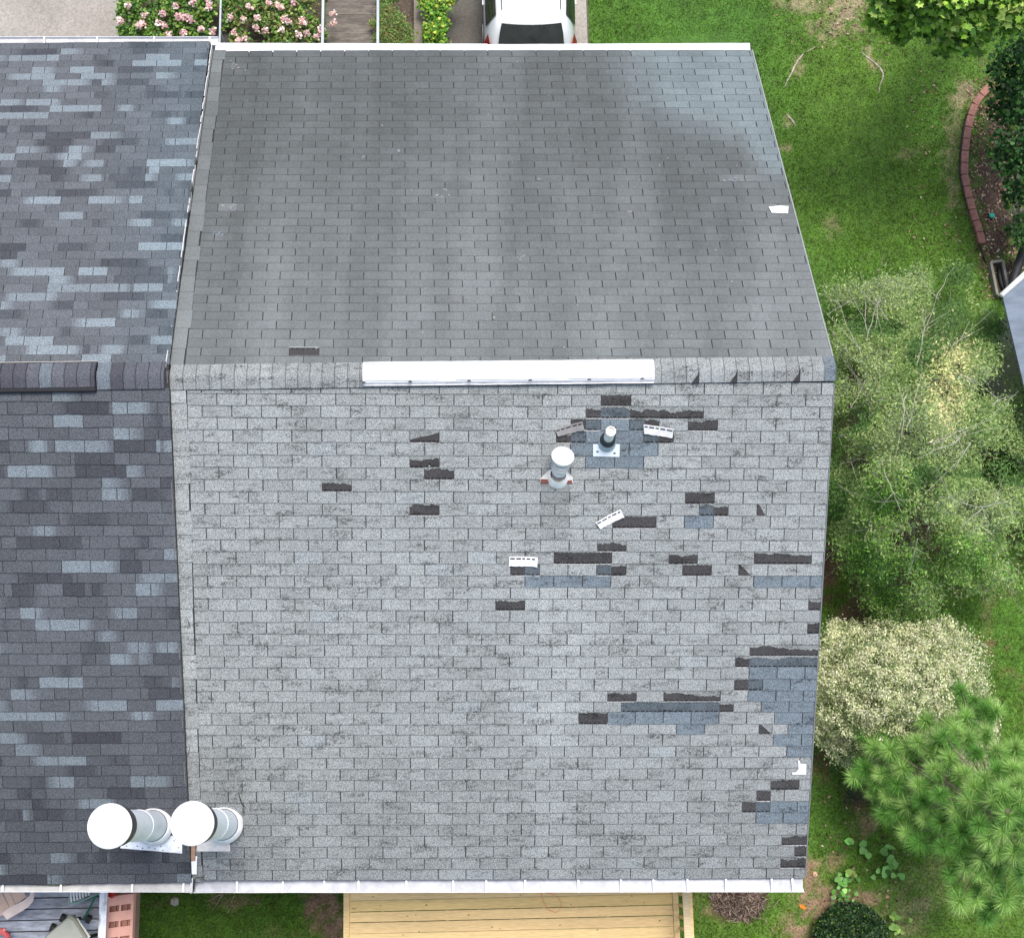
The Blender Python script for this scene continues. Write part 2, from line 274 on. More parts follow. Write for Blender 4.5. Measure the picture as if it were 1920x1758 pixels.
DKC = (.03, .028, .028)
def build_slope(b, sl, colfun, holes, jit=.0025, gap=.010, sub=4, edgec=.30, border=True, kmin=None):
    """every tab is its own thin slab, thicker at the butt, with open keyways between tabs"""
    y6 = 1 / (abs(sl.P(21, 5).x - sl.P(21, 6).x))               # tabs per metre
    for r in range(-1, sl.n):
        kl, kr = sl.KE(r + .5); ph = (0 if (r + sl.par) % 2 == 0 else .5); keys = []; k = math.floor(kl) + ph
        while k < kr + 1: keys.append(k + random.uniform(-.012, .012)); k += 1
        start = 0.0 if border else kl
        keys = [start] + [q for q in keys if start + .12 < q < kr - .06] + [kr]
        hs = sorted([h for h in holes if h[0] == r]); wob = [random.uniform(-1, 1) for _ in range(40)]
        def bs(kk, edge):                                        # waviness of the butt line
            u = (kk - kl) * 1.7; j = int(u) % 38; f = u - int(u); return (wob[j] * (1 - f) + wob[j + 1] * f) * .028
        for t in range(len(keys) - 1):
            segs = [(keys[t], keys[t + 1])]; kinds = {}
            for (_, ka, kb, kd, shp) in hs:
                if kd in 'DE':
                    ns = []
                    for a, c in segs:
                        if kb <= a or ka >= c: ns.append((a, c)); continue
                        if ka > a + .03: ns.append((a, ka))
                        if kb < c - .03: ns.append((kb, c))
                    segs = ns
            tone = random.random(); lift = random.uniform(0, .003); tw_ = random.uniform(-.02, .02)
            for a, c in segs:
                g = gap * y6 / 2; a2 = a + g * random.uniform(.6, 1.3); c2 = c - g * random.uniform(.6, 1.3)
                if c2 - a2 < .03: continue
                mid = (a + c) / 2; new = any(kd == 'B' and ka - .05 <= mid <= kb + .05 for (_, ka, kb, kd, shp) in hs)
                n = max(1, round((c2 - a2) * sub)); ew = random.uniform(.03, .06) if not new else .025
                for q in range(n):
                    u0 = a2 + (c2 - a2) * q / n; u1 = a2 + (c2 - a2) * (q + 1) / n
                    e0 = r + 1 + bs(u0, 1) + tw_ * (u0 - mid); e1 = r + 1 + bs(u1, 1) + tw_ * (u1 - mid); hb = .0085 + lift
                    v = [sl.P(r - .06, u0, .002), sl.P(r - .06, u1, .002), sl.P(e1 - ew, u1, hb), sl.P(e0 - ew, u0, hb), sl.P(e1, u1, hb), sl.P(e0, u0, hb), sl.P(e1, u1, -.002), sl.P(e0, u0, -.002)]
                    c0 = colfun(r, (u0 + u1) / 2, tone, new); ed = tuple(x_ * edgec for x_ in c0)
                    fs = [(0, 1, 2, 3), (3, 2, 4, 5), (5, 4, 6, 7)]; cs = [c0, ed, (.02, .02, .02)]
                    if q == 0: v += [sl.P(r - .06, u0, -.002)]; fs.append((0, 3, 5, 7, len(v) - 1)); cs.append((.03, .03, .03))
                    if q == n - 1: v += [sl.P(r - .06, u1, -.002)]; fs.append((1, len(v) - 1, 6, 4, 2)); cs.append((.03, .03, .03))
                    b.add(v, fs, cs)
    # torn places: exposed layer, ragged remnant at the top, pale torn line and sealant dashes at the bottom
    for (r, ka, kb, kd, shp) in holes:
        if kd == 'B': continue
        base = (.056, .054, .054) if kd == 'D' else (.088, .107, .120); n = max(1, round((kb - ka) * 2))
        for q in range(n):
            u0 = ka + (kb - ka) * q / n; u1 = ka + (kb - ka) * (q + 1) / n; j = random.uniform(.92, 1.1)
            b.add([sl.P(r - .05, u0, .0015), sl.P(r - .05, u1, .0015), sl.P(r + .99, u1, .003), sl.P(r + .99, u0, .003)], [(0, 1, 2, 3)], tuple(x_ * j for x_ in base))
        dep = random.uniform(.1, .35) if kd == 'D' else .15; cc = colfun(r, (ka + kb) / 2, .5, False)
        if shp == 't': hgt = lambda u: .98 * max(0, (u - ka) / (kb - ka) * 1.15 - .12)
        elif shp == 's': hgt = lambda u: .75 - .55 * (u - ka) / (kb - ka)
        elif shp == 'f': hgt = lambda u: .06
        else:
            wk = [dep]
            for _ in range(200): wk.append(min(.5, max(.05, wk[-1] + random.uniform(-.09, .09) + (random.uniform(-.2, .2) if random.random() < .08 else 0))))
            hgt = lambda u: wk[int((u - ka) * 14)]
        last = None; m_ = max(4, int((kb - ka) * 22))
        for q in range(m_ + 1):
            u = ka + (kb - ka) * q / m_; h = min(.97, max(.02, hgt(u) + random.uniform(-.04, .04)))
            if last:
                b.add([sl.P(r - .05, last[0], .004), sl.P(r - .05, u, .004), sl.P(r + h, u, .0075), sl.P(r + last[1], last[0], .0075)], [(0, 1, 2, 3)], tuple(x_ * .8 for x_ in cc))
                b.add([sl.P(r + h, u, .0076), sl.P(r + last[1], last[0], .0076), sl.P(r + last[1] + .05, last[0], .002), sl.P(r + h + .05, u, .002)], [(1, 0, 3, 2)], (.03, .03, .03))
            last = (u, h)
        if shp != 't':
            u = ka + .04
            while u < kb - .05:
                l = random.uniform(.08, .17); e = min(u + l, kb - .02)
                b.add([sl.P(r + .84, u, .0045), sl.P(r + .84, e, .0045), sl.P(r + .94, e, .0045), sl.P(r + .94, u, .0045)], [(0, 1, 2, 3)], (.012, .012, .012)); u = e + random.uniform(.03, .07)
            if random.random() < .6: b.add([sl.P(r + .97, ka, .006), sl.P(r + .97, kb, .006), sl.P(r + 1.04, kb, .006), sl.P(r + 1.04, ka, .006)], [(0, 1, 2, 3)], (.42, .41, .40))

# (row centre y, x0, x1, kind, shape): D torn to the dark layer, E torn to an unweathered blue layer, B fresh blue-grey tab
TORN = [(751,1125,1180,'D','f'),(773,1097,1125,'D',''),(773,1125,1180,'E',''),(774,1180,1316,'D',''),(798,1290,1344,'D',''),(797,1207,1235,'D',''),(822,1233,1260,'D','f'),(820,1040,1067,'D',''),(797,1068,1097,'D','f'),
 (820,765,820,'D','s'),(868,765,820,'D',''),(889,793,846,'D',''),(913,602,656,'D','t2'),(958,765,819,'D',''),(937,1283,1337,'D','f'),(963,1337,1363,'D',''),(963,1310,1337,'E',''),(962,1420,1436,'D','t'),
 (981,1145,1225,'D','f'),(1025,1115,1170,'D',''),(1047,1035,1142,'D','f'),(1048,1252,1305,'D',''),(1050,1415,1523,'D',''),(1068,953,980,'D','f'),(1068,980,1008,'E','f'),(1070,1115,1143,'E','f'),(1070,1143,1168,'D',''),
 (1069,1277,1331,'D','f'),(1070,1385,1408,'D','t'),(1135,926,980,'D',''),(1135,1518,1545,'D',''),(1178,1516,1545,'D',''),(1216,1408,1534,'D',''),(1236,1377,1404,'D',''),(1238,1404,1534,'E',''),(1280,1374,1401,'D','f'),(1283,1401,1425,'E','f'),
 (1305,1137,1190,'D','s2'),(1303,1243,1347,'D',''),(1326,1345,1371,'D',''),(1325,1162,1345,'E','f'),(1348,1083,1135,'D','f'),(1370,1423,1447,'D','t'),(1474,1446,1497,'D',''),(1495,1416,1442,'D','f'),(1516,1389,1415,'D','f'),(1517,1416,1442,'E','f'),
 (1579,1465,1512,'D',''),(1599,1490,1512,'D',''),(1620,1463,1512,'D',''),
 (797,1097,1125,'E','f'),(797,1180,1207,'E','f'),(820,1067,1095,'E','f'),(820,1205,1233,'E','f'),
 (797,1125,1180,'B',''),(820,1095,1205,'B',''),(845,1092,1233,'B',''),(868,1095,1205,'B',''),(981,1282,1334,'B',''),(1091,980,1143,'B',''),(1091,1410,1545,'B',''),(1259,1404,1540,'B',''),(1283,1425,1540,'B',''),
 (1303,1400,1540,'B',''),(1326,1425,1540,'B',''),(1347,1450,1540,'B',''),(1370,1475,1540,'B',''),(1391,1450,1540,'B',''),(1412,1473,1540,'B',''),(1348,1135,1347,'B',''),(1370,1265,1317,'B',''),(1517,1442,1540,'B',''),(1538,1413,1540,'B','')]
def holes_from(sl, T):
    H = []
    for (y, a, c, kd, shp) in T:
        i, ka = sl.inv(a, y); _, kb = sl.inv(c, y); r = int(math.floor(i)); _, kr = sl.KE(r + .5)
        if shp != 't': ka = round(ka * 2) / 2; kb = round(kb * 2) / 2
        kb = min(kb, kr)
        if kb - ka > .05: H.append((r, ka, kb, kd, shp))
    return H
HS = holes_from(S, TORN); HN = holes_from(Nn, [(658, 541, 594, 'D', 'f')])
def gauss(p, cx, cy, a, b): return math.exp(-(((p[0] - cx) / a) ** 2 + ((p[1] - cy) / b) ** 2))
def col_S(r, k, tone, new):
    p = proj(S.P(r + .5, k))
    if new: j = .92 + .16 * tone; return (.147 * j, .178 * j, .200 * j)
    base = .286 * (.91 + .18 * tone); base *= 1 - .16 * sst(1250, 1650, p[1]); c = Vector((base * .945, base, base * .975))
    st = .14 * gauss(p, 1040, 1330, 45, 420); c *= 1 + st
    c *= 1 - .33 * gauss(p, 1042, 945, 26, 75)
    if tone > .985: c = Vector((c.x * .98, c.y, c.z * 1.02))
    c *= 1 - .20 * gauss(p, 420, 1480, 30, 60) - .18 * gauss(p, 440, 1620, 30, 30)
    return tuple(c)
NCOL = (.122, .132, .131)
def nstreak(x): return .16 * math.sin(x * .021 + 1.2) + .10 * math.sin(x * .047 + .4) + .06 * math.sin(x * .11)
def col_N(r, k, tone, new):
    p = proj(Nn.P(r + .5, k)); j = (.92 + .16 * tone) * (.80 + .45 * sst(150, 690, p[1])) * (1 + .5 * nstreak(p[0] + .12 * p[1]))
    c = Vector(NCOL) * j
    m = float(sst(1120, 1260, p[0]) * (1 - sst(150, 250, p[1] - .30 * (p[0] - 1200)))) + float(sst(1330, 1400, p[0] - .2 * p[1]) * (1 - sst(310, 350, p[1])))
    m = min(1, m); c = c * (1 - m) + Vector((.165, .196, .203)) * (.9 + .18 * tone) * m
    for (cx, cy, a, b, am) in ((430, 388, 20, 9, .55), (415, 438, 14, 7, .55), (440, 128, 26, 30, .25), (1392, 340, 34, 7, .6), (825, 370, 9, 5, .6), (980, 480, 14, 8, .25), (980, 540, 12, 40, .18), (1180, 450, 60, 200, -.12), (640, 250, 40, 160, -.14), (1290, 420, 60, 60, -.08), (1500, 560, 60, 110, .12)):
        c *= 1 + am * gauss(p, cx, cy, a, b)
    return tuple(c)
def add_border(b, sl, cf):                       # raised starter strip running up the party line
    i = -1.1
    while i < sl.n:
        l = random.uniform(1.9, 2.3); e = min(i + l, sl.n + .1); kl0, kl1 = sl.KE(i)[0], sl.KE(e)[0]; j = random.uniform(.88, 1.1); kk = random.uniform(-.05, .05)
        steps = 5; z0 = .017; z1 = .014
        for q in range(steps):
            a = i + (e - i) * q / steps; c = i + (e - i) * (q + 1) / steps; ka = sl.KE(a)[0] + .02; kc = sl.KE(c)[0] + .02; h0 = z1 + .005 * q / steps - .003; h1 = z1 + .005 * (q + 1) / steps - .003
            c0 = tuple(x_ * j * 1.12 for x_ in cf((a + c) / 2, .3, .6, False)); wv = random.uniform(-.03, .03)
            b.add([sl.P(a, ka, h0), sl.P(a, kk, h0), sl.P(c, kk, h1), sl.P(c, kc, h1), sl.P(a, kk, .0), sl.P(c, kk, .0)], [(0, 1, 2, 3), (1, 4, 5, 2)], [c0, tuple(x_ * .55 for x_ in c0)])
        b.add([sl.P(e - .04, kl1 + .02, .0175), sl.P(e - .04, kk, .0175), sl.P(e, kk, .0175), sl.P(e, kl1 + .02, .0175)], [(0, 1, 2, 3)], tuple(x_ * .6 for x_ in c0))
        i = e

HX0, HX1 = float(S.P(0, -.55).x), float(S.P(0, 21.93).x)
house = thing('townhouse', (3.6, 0, -11.6), 'end townhouse with weathered light grey shingle roof, torn and patched on its lower slope', 'house')
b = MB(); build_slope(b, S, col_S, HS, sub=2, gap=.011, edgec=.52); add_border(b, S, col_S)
roof = b.build('roof', MS_S, house); roof['label'] = 'pale grey rear roof slope with torn dark gaps and fresh blue-grey tabs'
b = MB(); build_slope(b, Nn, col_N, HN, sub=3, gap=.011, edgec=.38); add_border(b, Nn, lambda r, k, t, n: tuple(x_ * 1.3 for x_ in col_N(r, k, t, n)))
roofn = b.build('roof', MS_N, house); roofn['label'] = 'darker front roof slope with whole shingle courses'
def deckplane(b, sl, kr, col=DKC, th=.14):       # solid roof boarding under the shingles
    n = sl.n; kl0 = sl.ends[0]; kl1 = sl.ends[1]; top = [Vector((sl.P(0, kl0).x, 0, sl.dz - .001)), Vector((sl.P(0, sl.ends[2]).x, 0, sl.dz - .001)), sl.P(n - .02, sl.ends[3], -.001), sl.P(n - .02, kl1, -.001)]
    low = [p - Vector((0, 0, th)) for p in top]; b.add(top + low, [(0, 1, 2, 3), (7, 6, 5, 4), (0, 4, 5, 1), (1, 5, 6, 2), (2, 6, 7, 3), (3, 7, 4, 0)], col)
b = MB(); deckplane(b, S, 0); deckplane(b, Nn, 0); b.build('roof_deck', M_black, house)

# ridge caps
def ridge_caps(b, dz, x0, x1, cf, e0=.142, half=.150, hgt=.018, zl=0, lifts=(), sl=S, sn=Nn, keepend=False):
    x = x0
    while x < x1 - .03:
        e = min(x + e0 * random.uniform(.96, 1.04), x1); c = cf(x); sk = random.uniform(-.004, .004); lf = any(abs(x - q) < e0 / 2 for q in lifts); nseg = 10; rows = []
        for side_x, hh in ((x - .012, hgt + .002), (e, hgt + .009)):
            row = []
            for q in range(nseg + 1):
                t = -1 + 2 * q / nseg; y = t * half; ay = math.sqrt(y * y + .035 ** 2) - .012
                z = dz + zl - (ay + .012 * (1 if y > 0 else -1) * min(1, abs(y) / .05)) * TP + hh * 1.0
                if lf and side_x == e and t < -.2: z += .012 * (-.2 - t)
                row.append((side_x + (sk if q else 0), y + .012, z))
            rows.append(row)
        m = nseg + 1; vs = rows[0] + rows[1]; fs = [(q, m + q, m + q + 1, q + 1) for q in range(nseg)]; b.add(vs, fs, c)
        b.add([(p[0] - .009, p[1], p[2] + .0006) for p in rows[1]] + [(p[0] + .001, p[1], p[2] + .0006) for p in rows[1]], [(q, m + q, m + q + 1, q + 1) for q in range(nseg)], tuple(k_ * .5 for k_ in c))
        vs2 = rows[1] + [(p[0], p[1], p[2] - .009) for p in rows[1]]; b.add(vs2, [(q, m + q, m + q + 1, q + 1) for q in range(nseg)], tuple(k_ * .45 for k_ in c))
        for q in (0, nseg):
            a_, c_ = rows[0][q], rows[1][q]; b.add([a_, c_, (c_[0], c_[1], c_[2] - .02), (a_[0], a_[1], a_[2] - .02)], [(0, 1, 2, 3)], (.05, .05, .05))
        if lf: zz_ = lambda y__: dz + zl - abs(y__) * TP + hgt + .034; b.add([(e - .085, -half * .97, zz_(half * .97)), (e + .002, -half * .97, zz_(half * .97)), (e + .002, -half * .05, zz_(half * .05)), (e - .02, -half * .45, zz_(half * .45))], [(0, 1, 2, 3)], (.045, .045, .045))
        x = e
vx0, vx1 = on_roof(681, 700, 1).x, on_roof(1226, 700, 1).x
lif = [on_roof(x_, 700, -1).x for x_ in (1294, 1366, 1484)]
def cf_cap(x):
    j = random.uniform(.9, 1.1)
    if x > HX1 - .16: return (.15, .18, .2)
    return (.262 * j, .277 * j, .272 * j)
b = MB(); ridge_caps(b, 0, HX0 + .02, HX1 + .02, cf_cap, lifts=lif, hgt=.024); b.build('ridge_cap', MS_S, roof)
for sl in (S, Nn):                              # pale drip edge along the gable
    b = MB()
    for i in range(-1, sl.n):
        k0, k1 = sl.KE(i)[1], sl.KE(i + 1)[1]; b.add([sl.P(i, k0 - .01, .009), sl.P(i, k0 + .035, .009), sl.P(i + 1, k1 + .035, .009), sl.P(i + 1, k1 - .01, .009), sl.P(i, k0 + .035, -.07), sl.P(i + 1, k1 + .035, -.07)], [(0, 1, 2, 3), (1, 4, 5, 2)], (.30, .31, .31) if sl is Nn else (.16, .165, .165))
    b.build('drip_edge', M_white, house)
# flashing that closes the step to the neighbour
for sl in (Nn, S):
    b = MB()
    for i in range(-2, sl.n):
        k0, k1 = sl.KE(i)[0], sl.KE(i + 1)[0]; hh = LZ * .8 + random.uniform(-.02, .03); wd = .05
        b.add([sl.P(i, k0 - wd, hh), sl.P(i + 1, k1 - wd, hh), sl.P(i + 1, k1 - wd + .03, hh), sl.P(i, k0 - wd + .03, hh), sl.P(i, k0 - wd + .03, -.02), sl.P(i + 1, k1 - wd + .03, -.02)], [(0, 1, 2, 3), (3, 2, 5, 4)],
              (.62, .6, .58) if (sl is Nn and random.random() < .88) else ((.14, .135, .13) if sl is S else (.10, .09, .085)))
    b.build('party_flashing', M_dirtywhite, house)

# walls of both houses
def walls(parent, x0, x1, y0, y1, dz, col):
    b = MB(); zt = lambda y: dz - abs(y) * TP - .22; P = []
    ys_ = [y0, 0, y1]
    for x in (x0, x1):
        for y in ys_: P += [(x, y, -12.2), (x, y, zt(y))]
    f = [(0, 1, 3, 5, 4, 2)[::-1], (6, 7, 9, 11, 10, 8), (0, 1, 7, 6), (4, 10, 11, 5)]
    b.add([P[i] for i in range(12)], [(0, 2, 4, 5, 3, 1), (6, 7, 9, 11, 10, 8), (0, 1, 7, 6), (4, 10, 11, 5)], col); return b.build('wall', M_siding, parent)
EY = 5.25
walls(house, HX0 + .03, HX1 - .25, -EY, EY, 0, (.62, .60, .55))
neigh = thing('townhouse', (-4, 0, -11.6), 'neighbouring townhouse with blue-grey blended shingle roof at the left of the photo', 'house')

# blended colours of the neighbour's roof
def blend_rows():
    return {}
BR = {}
def blend(sl, r, k):
    key = (id(sl), r)
    if key not in BR:
        ev = []; kk = -15.
        ph = 0 if (r + sl.par) % 2 == 0 else .5
        while kk < 9:
            u = random.random()
            if u < .155: ev.append((kk + ph, random.choice((.9, 1, 1, 1.5, 2)), random.uniform(.65, 1.0), random.choice((0, .5, .7, -.5, 1, 1))))
            elif u < .31: ev.append((kk + ph + random.choice((0, .3, .6)), random.choice((.7, 1, 1.4, 1.8)), -random.uniform(.6, 1), random.choice((1, -.6, .6, 0))))
            kk += random.choice((.5, 1, 1))
        BR[key] = ev
    v = 0
    for (a, l, s_, soft) in BR[key]:
        t = k - a
        if soft == 0: q = 1. if 0 < t < l else 0.
        elif soft == 1: q = float(sst(0, .35, t) * (1 - sst(l - .35, l, t)))
        elif soft > 0: q = (1. if t > 0 else 0.) * float(1 - sst(l - soft, l + .1, t))
        else: q = (1. if t < l else 0.) * float(sst(-.1, -soft, t))
        v = v + s_ * q if abs(s_ * q) > .02 and v == 0 else v
    return v
def col_blend(sl, nshade):
    mid = Vector((.092, .099, .109)); li = Vector((.182, .214, .234)); dk = Vector((.050, .053, .061))
    def f(r, k, tone, new):
        v = blend(sl, int(math.floor(r)), k); c = mid * (.88 + .26 * tone)
        p = proj(sl.P(r + .5, k))
        if v > 0: c = c * (1 - v) + li * v
        elif v < 0: c = c * (1 + v) - dk * v
        if sl is LN_: c = c * 1.12 + Vector((.0, .012, .016)) * float(sst(180, 360, p[0]))
        else: c = c * (1 - .22 * float(sst(1200, 1600, p[1])))
        return tuple(c)
    return f
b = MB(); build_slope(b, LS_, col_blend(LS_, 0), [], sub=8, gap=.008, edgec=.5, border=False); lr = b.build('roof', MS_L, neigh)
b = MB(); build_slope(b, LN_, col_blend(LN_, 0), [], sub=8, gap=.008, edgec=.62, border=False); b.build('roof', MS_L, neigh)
b = MB(); deckplane(b, LS_, 0, th=.16); deckplane(b, LN_, 0, th=.16); b.build('roof_deck', M_black, neigh)
NX1 = HX0 - .02; NX0 = float(LS_.P(0, -14).x)
lcols = [(.13, .15, .17), (.092, .096, .11), (.065, .066, .077), (.095, .1, .115), (.1, .104, .118), (.09, .094, .108)]
def cf_l(x): return Vector(random.choice(lcols)) * random.uniform(.95, 1.1)
vlx = on_roof(179, 690, -1, LZ).x
b = MB(); ridge_caps(b, LZ, vlx + .02, NX1 - .02, lambda x: tuple(cf_l(x)), hgt=.022, half=.16); b.build('ridge_cap', MS_L, lr)
walls(neigh, NX0 + .1, HX0 + .01, -EY, EY + .1, LZ, (.60, .52, .42))

# ------------------------------------------------------------------ gutters
def gutter(parent, side, pts0, pts1, wd, z, open_=True, col=(.85, .86, .87), inner=(.62, .63, .64), spikes=()):
    """pts0, pts1: outer lip ends (x, y)"""
    (x0, y0), (x1, y1) = pts0, pts1; s_ = side; b = MB(); n = 24; t = .004
    prof = [(0 - wd, .035), (0 - wd, -.075), (-wd * .3, -.08), (-.012, -.035), (-.006, .0), (0, .004), (0, .0), (-.004, -.04), (-wd * .25, -.088), (-wd - .004, -.083), (-wd - .004, .035)]
    if not open_: prof = [(-wd, .022), (-.03, .012), (0, 0), (0, -.02), (-.01, -.07), (-wd * .3, -.10), (-wd, -.10)]
    vs = []; fs = []; m = len(prof)
    for i in range(n + 1):
        u = i / n; wv = random.uniform(-.0015, .0015)
        for (py_, pz) in prof: vs.append((x0 + (x1 - x0) * u, y0 + (y1 - y0) * u + s_ * (py_) + wv, z + pz))
    for i in range(n):
        for j in range(m - 1): fs.append((i * m + j, (i + 1) * m + j, (i + 1) * m + j + 1, i * m + j + 1))
    fs += [tuple(range(m)), tuple(n * m + j for j in range(m))]
    b.add(vs, fs, col); g = b.build('gutter', M_white, parent)
    if open_:
        b = MB(); vs = [(x0 + .01, y0 - s_ * .012, z - .035), (x1 - .01, y1 - s_ * .012, z - .035), (x1 - .01, y1 - s_ * (wd - .003), z - .060), (x0 + .01, y0 - s_ * (wd - .003), z - .060)]
        b.add(vs, [(0, 1, 2, 3)], inner); b.build('trough_lining', M_dirtywhite, g)
        for sx in spikes:
            b = MB(); u = (sx - x0) / (x1 - x0); yy = y0 + (y1 - y0) * u; b.box((sx, yy - s_ * wd / 2, z + .0), (.022, wd, .012), (.85, .85, .85)); b.build('bracket', M_white, g)
    return g
def eav(px, py, z): p = at_z(px, py, z); return (p.x, p.y)
zS = S.P(42, 10).z - .035; zN = Nn.P(42, 10).z - .035
sS0, sS1 = eav(362, 1673, zS), eav(1508.5, 1671.5, zS)
wS = abs(sS1[1]) - abs(S.P(42, 21.9).y) + .03
gutter(house, -1, sS0, sS1, wS, zS, True, inner=(.44, .455, .49), spikes=[eav(x_, 1670, zS)[0] for x_ in (444, 530, 608, 672, 762, 850, 912, 985, 1085, 1165, 1226, 1290, 1362, 1448, 1487)])
sN0, sN1 = eav(405, 81.5, zN), eav(914, 83.5, zN); sN2 = eav(1405.5, 81, zN)
wN = abs(sN1[1]) - abs(Nn.P(42, 10).y) + .04
gutter(house, 1, sN0, sN1, wN + .01, zN + .012, False); gutter(house, 1, (sN1[0] + .004, sN1[1]), sN2, wN, zN, False)
zLS, zLN = LS_.P(42, 3).z - .035, LN_.P(42, 3).z - .035
p0, p1 = eav(0, 1671.5, zLS), eav(362, 1672, zLS); dxx = (p1[1] - p0[1]) / (p1[0] - p0[0]); p0 = (NX0, p1[1] + dxx * (NX0 - p1[0]))
gutter(neigh, -1, p0, (p1[0] - .02, p1[1]), abs(p1[1]) - abs(LS_.P(42, 5).y) + .03, zLS, True, inner=(.40, .40, .39), spikes=[eav(x_, 1665, zLS)[0] for x_ in (114, 248, 344, 5)])
p0, p1 = eav(0, 69, zLN), eav(409, 69, zLN); dxx = (p1[1] - p0[1]) / (p1[0] - p0[0]); p0 = (NX0, p1[1] + dxx * (NX0 - p1[0]))
gutter(neigh, 1, p0, p1, abs(p1[1]) - abs(LN_.P(42, 5).y) + .05, zLN, True, inner=(.55, .55, .55), spikes=[eav(x_, 75, zLN)[0] for x_ in (83, 182, 289, 393)])
b = MB()                                          # dark leaf litter lying in the left rear gutter
a = eav(2, 1658, zLS); c = eav(190, 1659, zLS); m_ = 30
for i in range(m_):
    u0, u1 = i / m_, (i + 1) / m_; h = .012 + .03 * math.sin(u0 * 3.1) ; x0_, x1_ = a[0] + (c[0] - a[0]) * u0, a[0] + (c[0] - a[0]) * u1
    b.box(((x0_ + x1_) / 2, a[1] + .012 * math.sin(u0 * 9), zLS - .045 + random.uniform(0, .006)), ((x1_ - x0_) * 1.02, h, .012), tuple(x_ * random.uniform(.7, 1.3) for x_ in (.16, .16, .13)))
tag(b.build('leaf_litter', M_stone), 'dark strip of leaf litter lying in the left rear gutter', 'leaf litter', kind='stuff')
# fascia boards
for (sl, z) in ((S, zS), (Nn, zN)):
    b = MB(); a = sl.P(42, sl.ends[1]); c = sl.P(42, sl.ends[3]); sg = sl.side
    b.beam((a.x, a.y - sg * .03, a.z - .12), (c.x, c.y - sg * .03, c.z - .12), .02, .18, (.7, .7, .68))
    b.build('fascia', M_plain, house)

# ------------------------------------------------------------------ ridge vents
rv = thing('ridge_vent', ((vx0 + vx1) / 2, 0, .03), 'long white metal ridge vent on the crest of the grey roof', 'roof vent')
def vent_profile(b, x0, x1, prof, n, col, wob=.003):
    vs = []; fs = []; m = len(prof)
    for i in range(n + 1):
        x = x0 + (x1 - x0) * i / n
        for (y, z) in prof: vs.append((x, y + random.uniform(-wob, wob) - .012 * (i / n) + .008, z + random.uniform(-wob, wob) * .5))
    for i in range(n):
        for j in range(m - 1): fs.append((i * m + j, i * m + j + 1, (i + 1) * m + j + 1, (i + 1) * m + j))
    fs += [tuple(range(m)), tuple(n * m + j for j in range(m))[::-1]]; b.add(vs, fs, col)
b = MB(); vent_profile(b, vx0, vx1, [(-.112, -.02), (-.112, .045), (-.092, .058), (0, .088), (.092, .058), (.112, .045), (.112, -.02)], 40, (.88, .88, .88), .0018); b.build('cover', M_white, rv)
for sg in (-1, 1):
    b = MB(); x_ = vx0 + .02
    while x_ < vx1 - .1:
        e_ = min(x_ + random.uniform(.3, 1.3), vx1 - .02); u0, u1 = (x_ - vx0) / (vx1 - vx0), (e_ - vx0) / (vx1 - vx0); y0_, y1_ = sg * .099 + .008 - .012 * u0, sg * .099 + .008 - .012 * u1
        b.add([(x_, y0_ - .004, .059), (e_, y1_ - .004, .059), (e_, y1_ + .004, .058), (x_, y0_ + .004, .058)], [(0, 1, 2, 3)], (.30, .31, .32)); x_ = e_ + random.uniform(.02, .25)
    sh_ = b.build('crease', M_plain, rv); sh_['kind'] = 'stuff'
    b = MB(); vs = []
    n = 30
    for i in range(n + 1):
        x = vx0 - .0 + (vx1 - vx0) * i / n; wv = random.uniform(-.0015, .0015) - .012 * i / n + .008
        vs += [(x, sg * .100 + wv, .012 - .04), (x, sg * .138 + wv, -.008), (x, sg * .142 + wv, .004)]
    fs = []
    for i in range(n): fs += [(3 * i, 3 * i + 3, 3 * i + 4, 3 * i + 1), (3 * i + 1, 3 * i + 4, 3 * i + 5, 3 * i + 2)]
    b.add(vs, fs, (.78, .78, .78)); b.build('flange', M_white, rv)
for xx in (770, 880, 994, 1104, 1203, 683):
    q = on_roof(xx, 712, -1); b = MB(); b.prism([(q.x - .028, -.118, .048), (q.x + .022, -.117, .048), (q.x + .01, -.098, .0555), (q.x - .012, -.094, .0565)], .004, (.05, .05, .05)); b.build('fastener', M_black, rv)
lv = thing('ridge_vent', (vlx - 2, 0, LZ), 'raised shingle-covered ridge vent with black sides on the left blue-grey roof', 'roof vent')
b = MB(); b.add([(NX0 + .3, -.168, LZ - .06), (NX0 + .3, -.168, LZ - .005), (NX0 + .3, 0, LZ + .055), (NX0 + .3, .168, LZ - .005), (NX0 + .3, .168, LZ - .06)] + [(vlx, -.168, LZ - .06), (vlx, -.168, LZ - .005), (vlx, 0, LZ + .055), (vlx, .168, LZ - .005), (vlx, .168, LZ - .06)],
      [(0, 1, 6, 5), (1, 2, 7, 6), (2, 3, 8, 7), (3, 4, 9, 8), (5, 6, 7, 8, 9)], (.008, .008, .01)); b.build('vent_body', M_black, lv)
b = MB(); ridge_caps(b, LZ, NX0 + .3, vlx - .0, lambda x: tuple(cf_l(x)), hgt=.028, half=.145, zl=.045); b.build('vent_cap', MS_L, lv)
for sg in (-1, 1):
    b = MB(); b.box(((NX0 + vlx) / 2, sg * .163, LZ - .030), (vlx - NX0, .016, .035), (.01, .01, .012)); b.build('side_strip', M_black, lv)
b = MB(); b.beam((NX0 + .3, .185, LZ - .058), (vlx, .185, LZ - .058), .006, .03, (.5, .47, .42)); b.build('foam_strip', M_plain, lv)

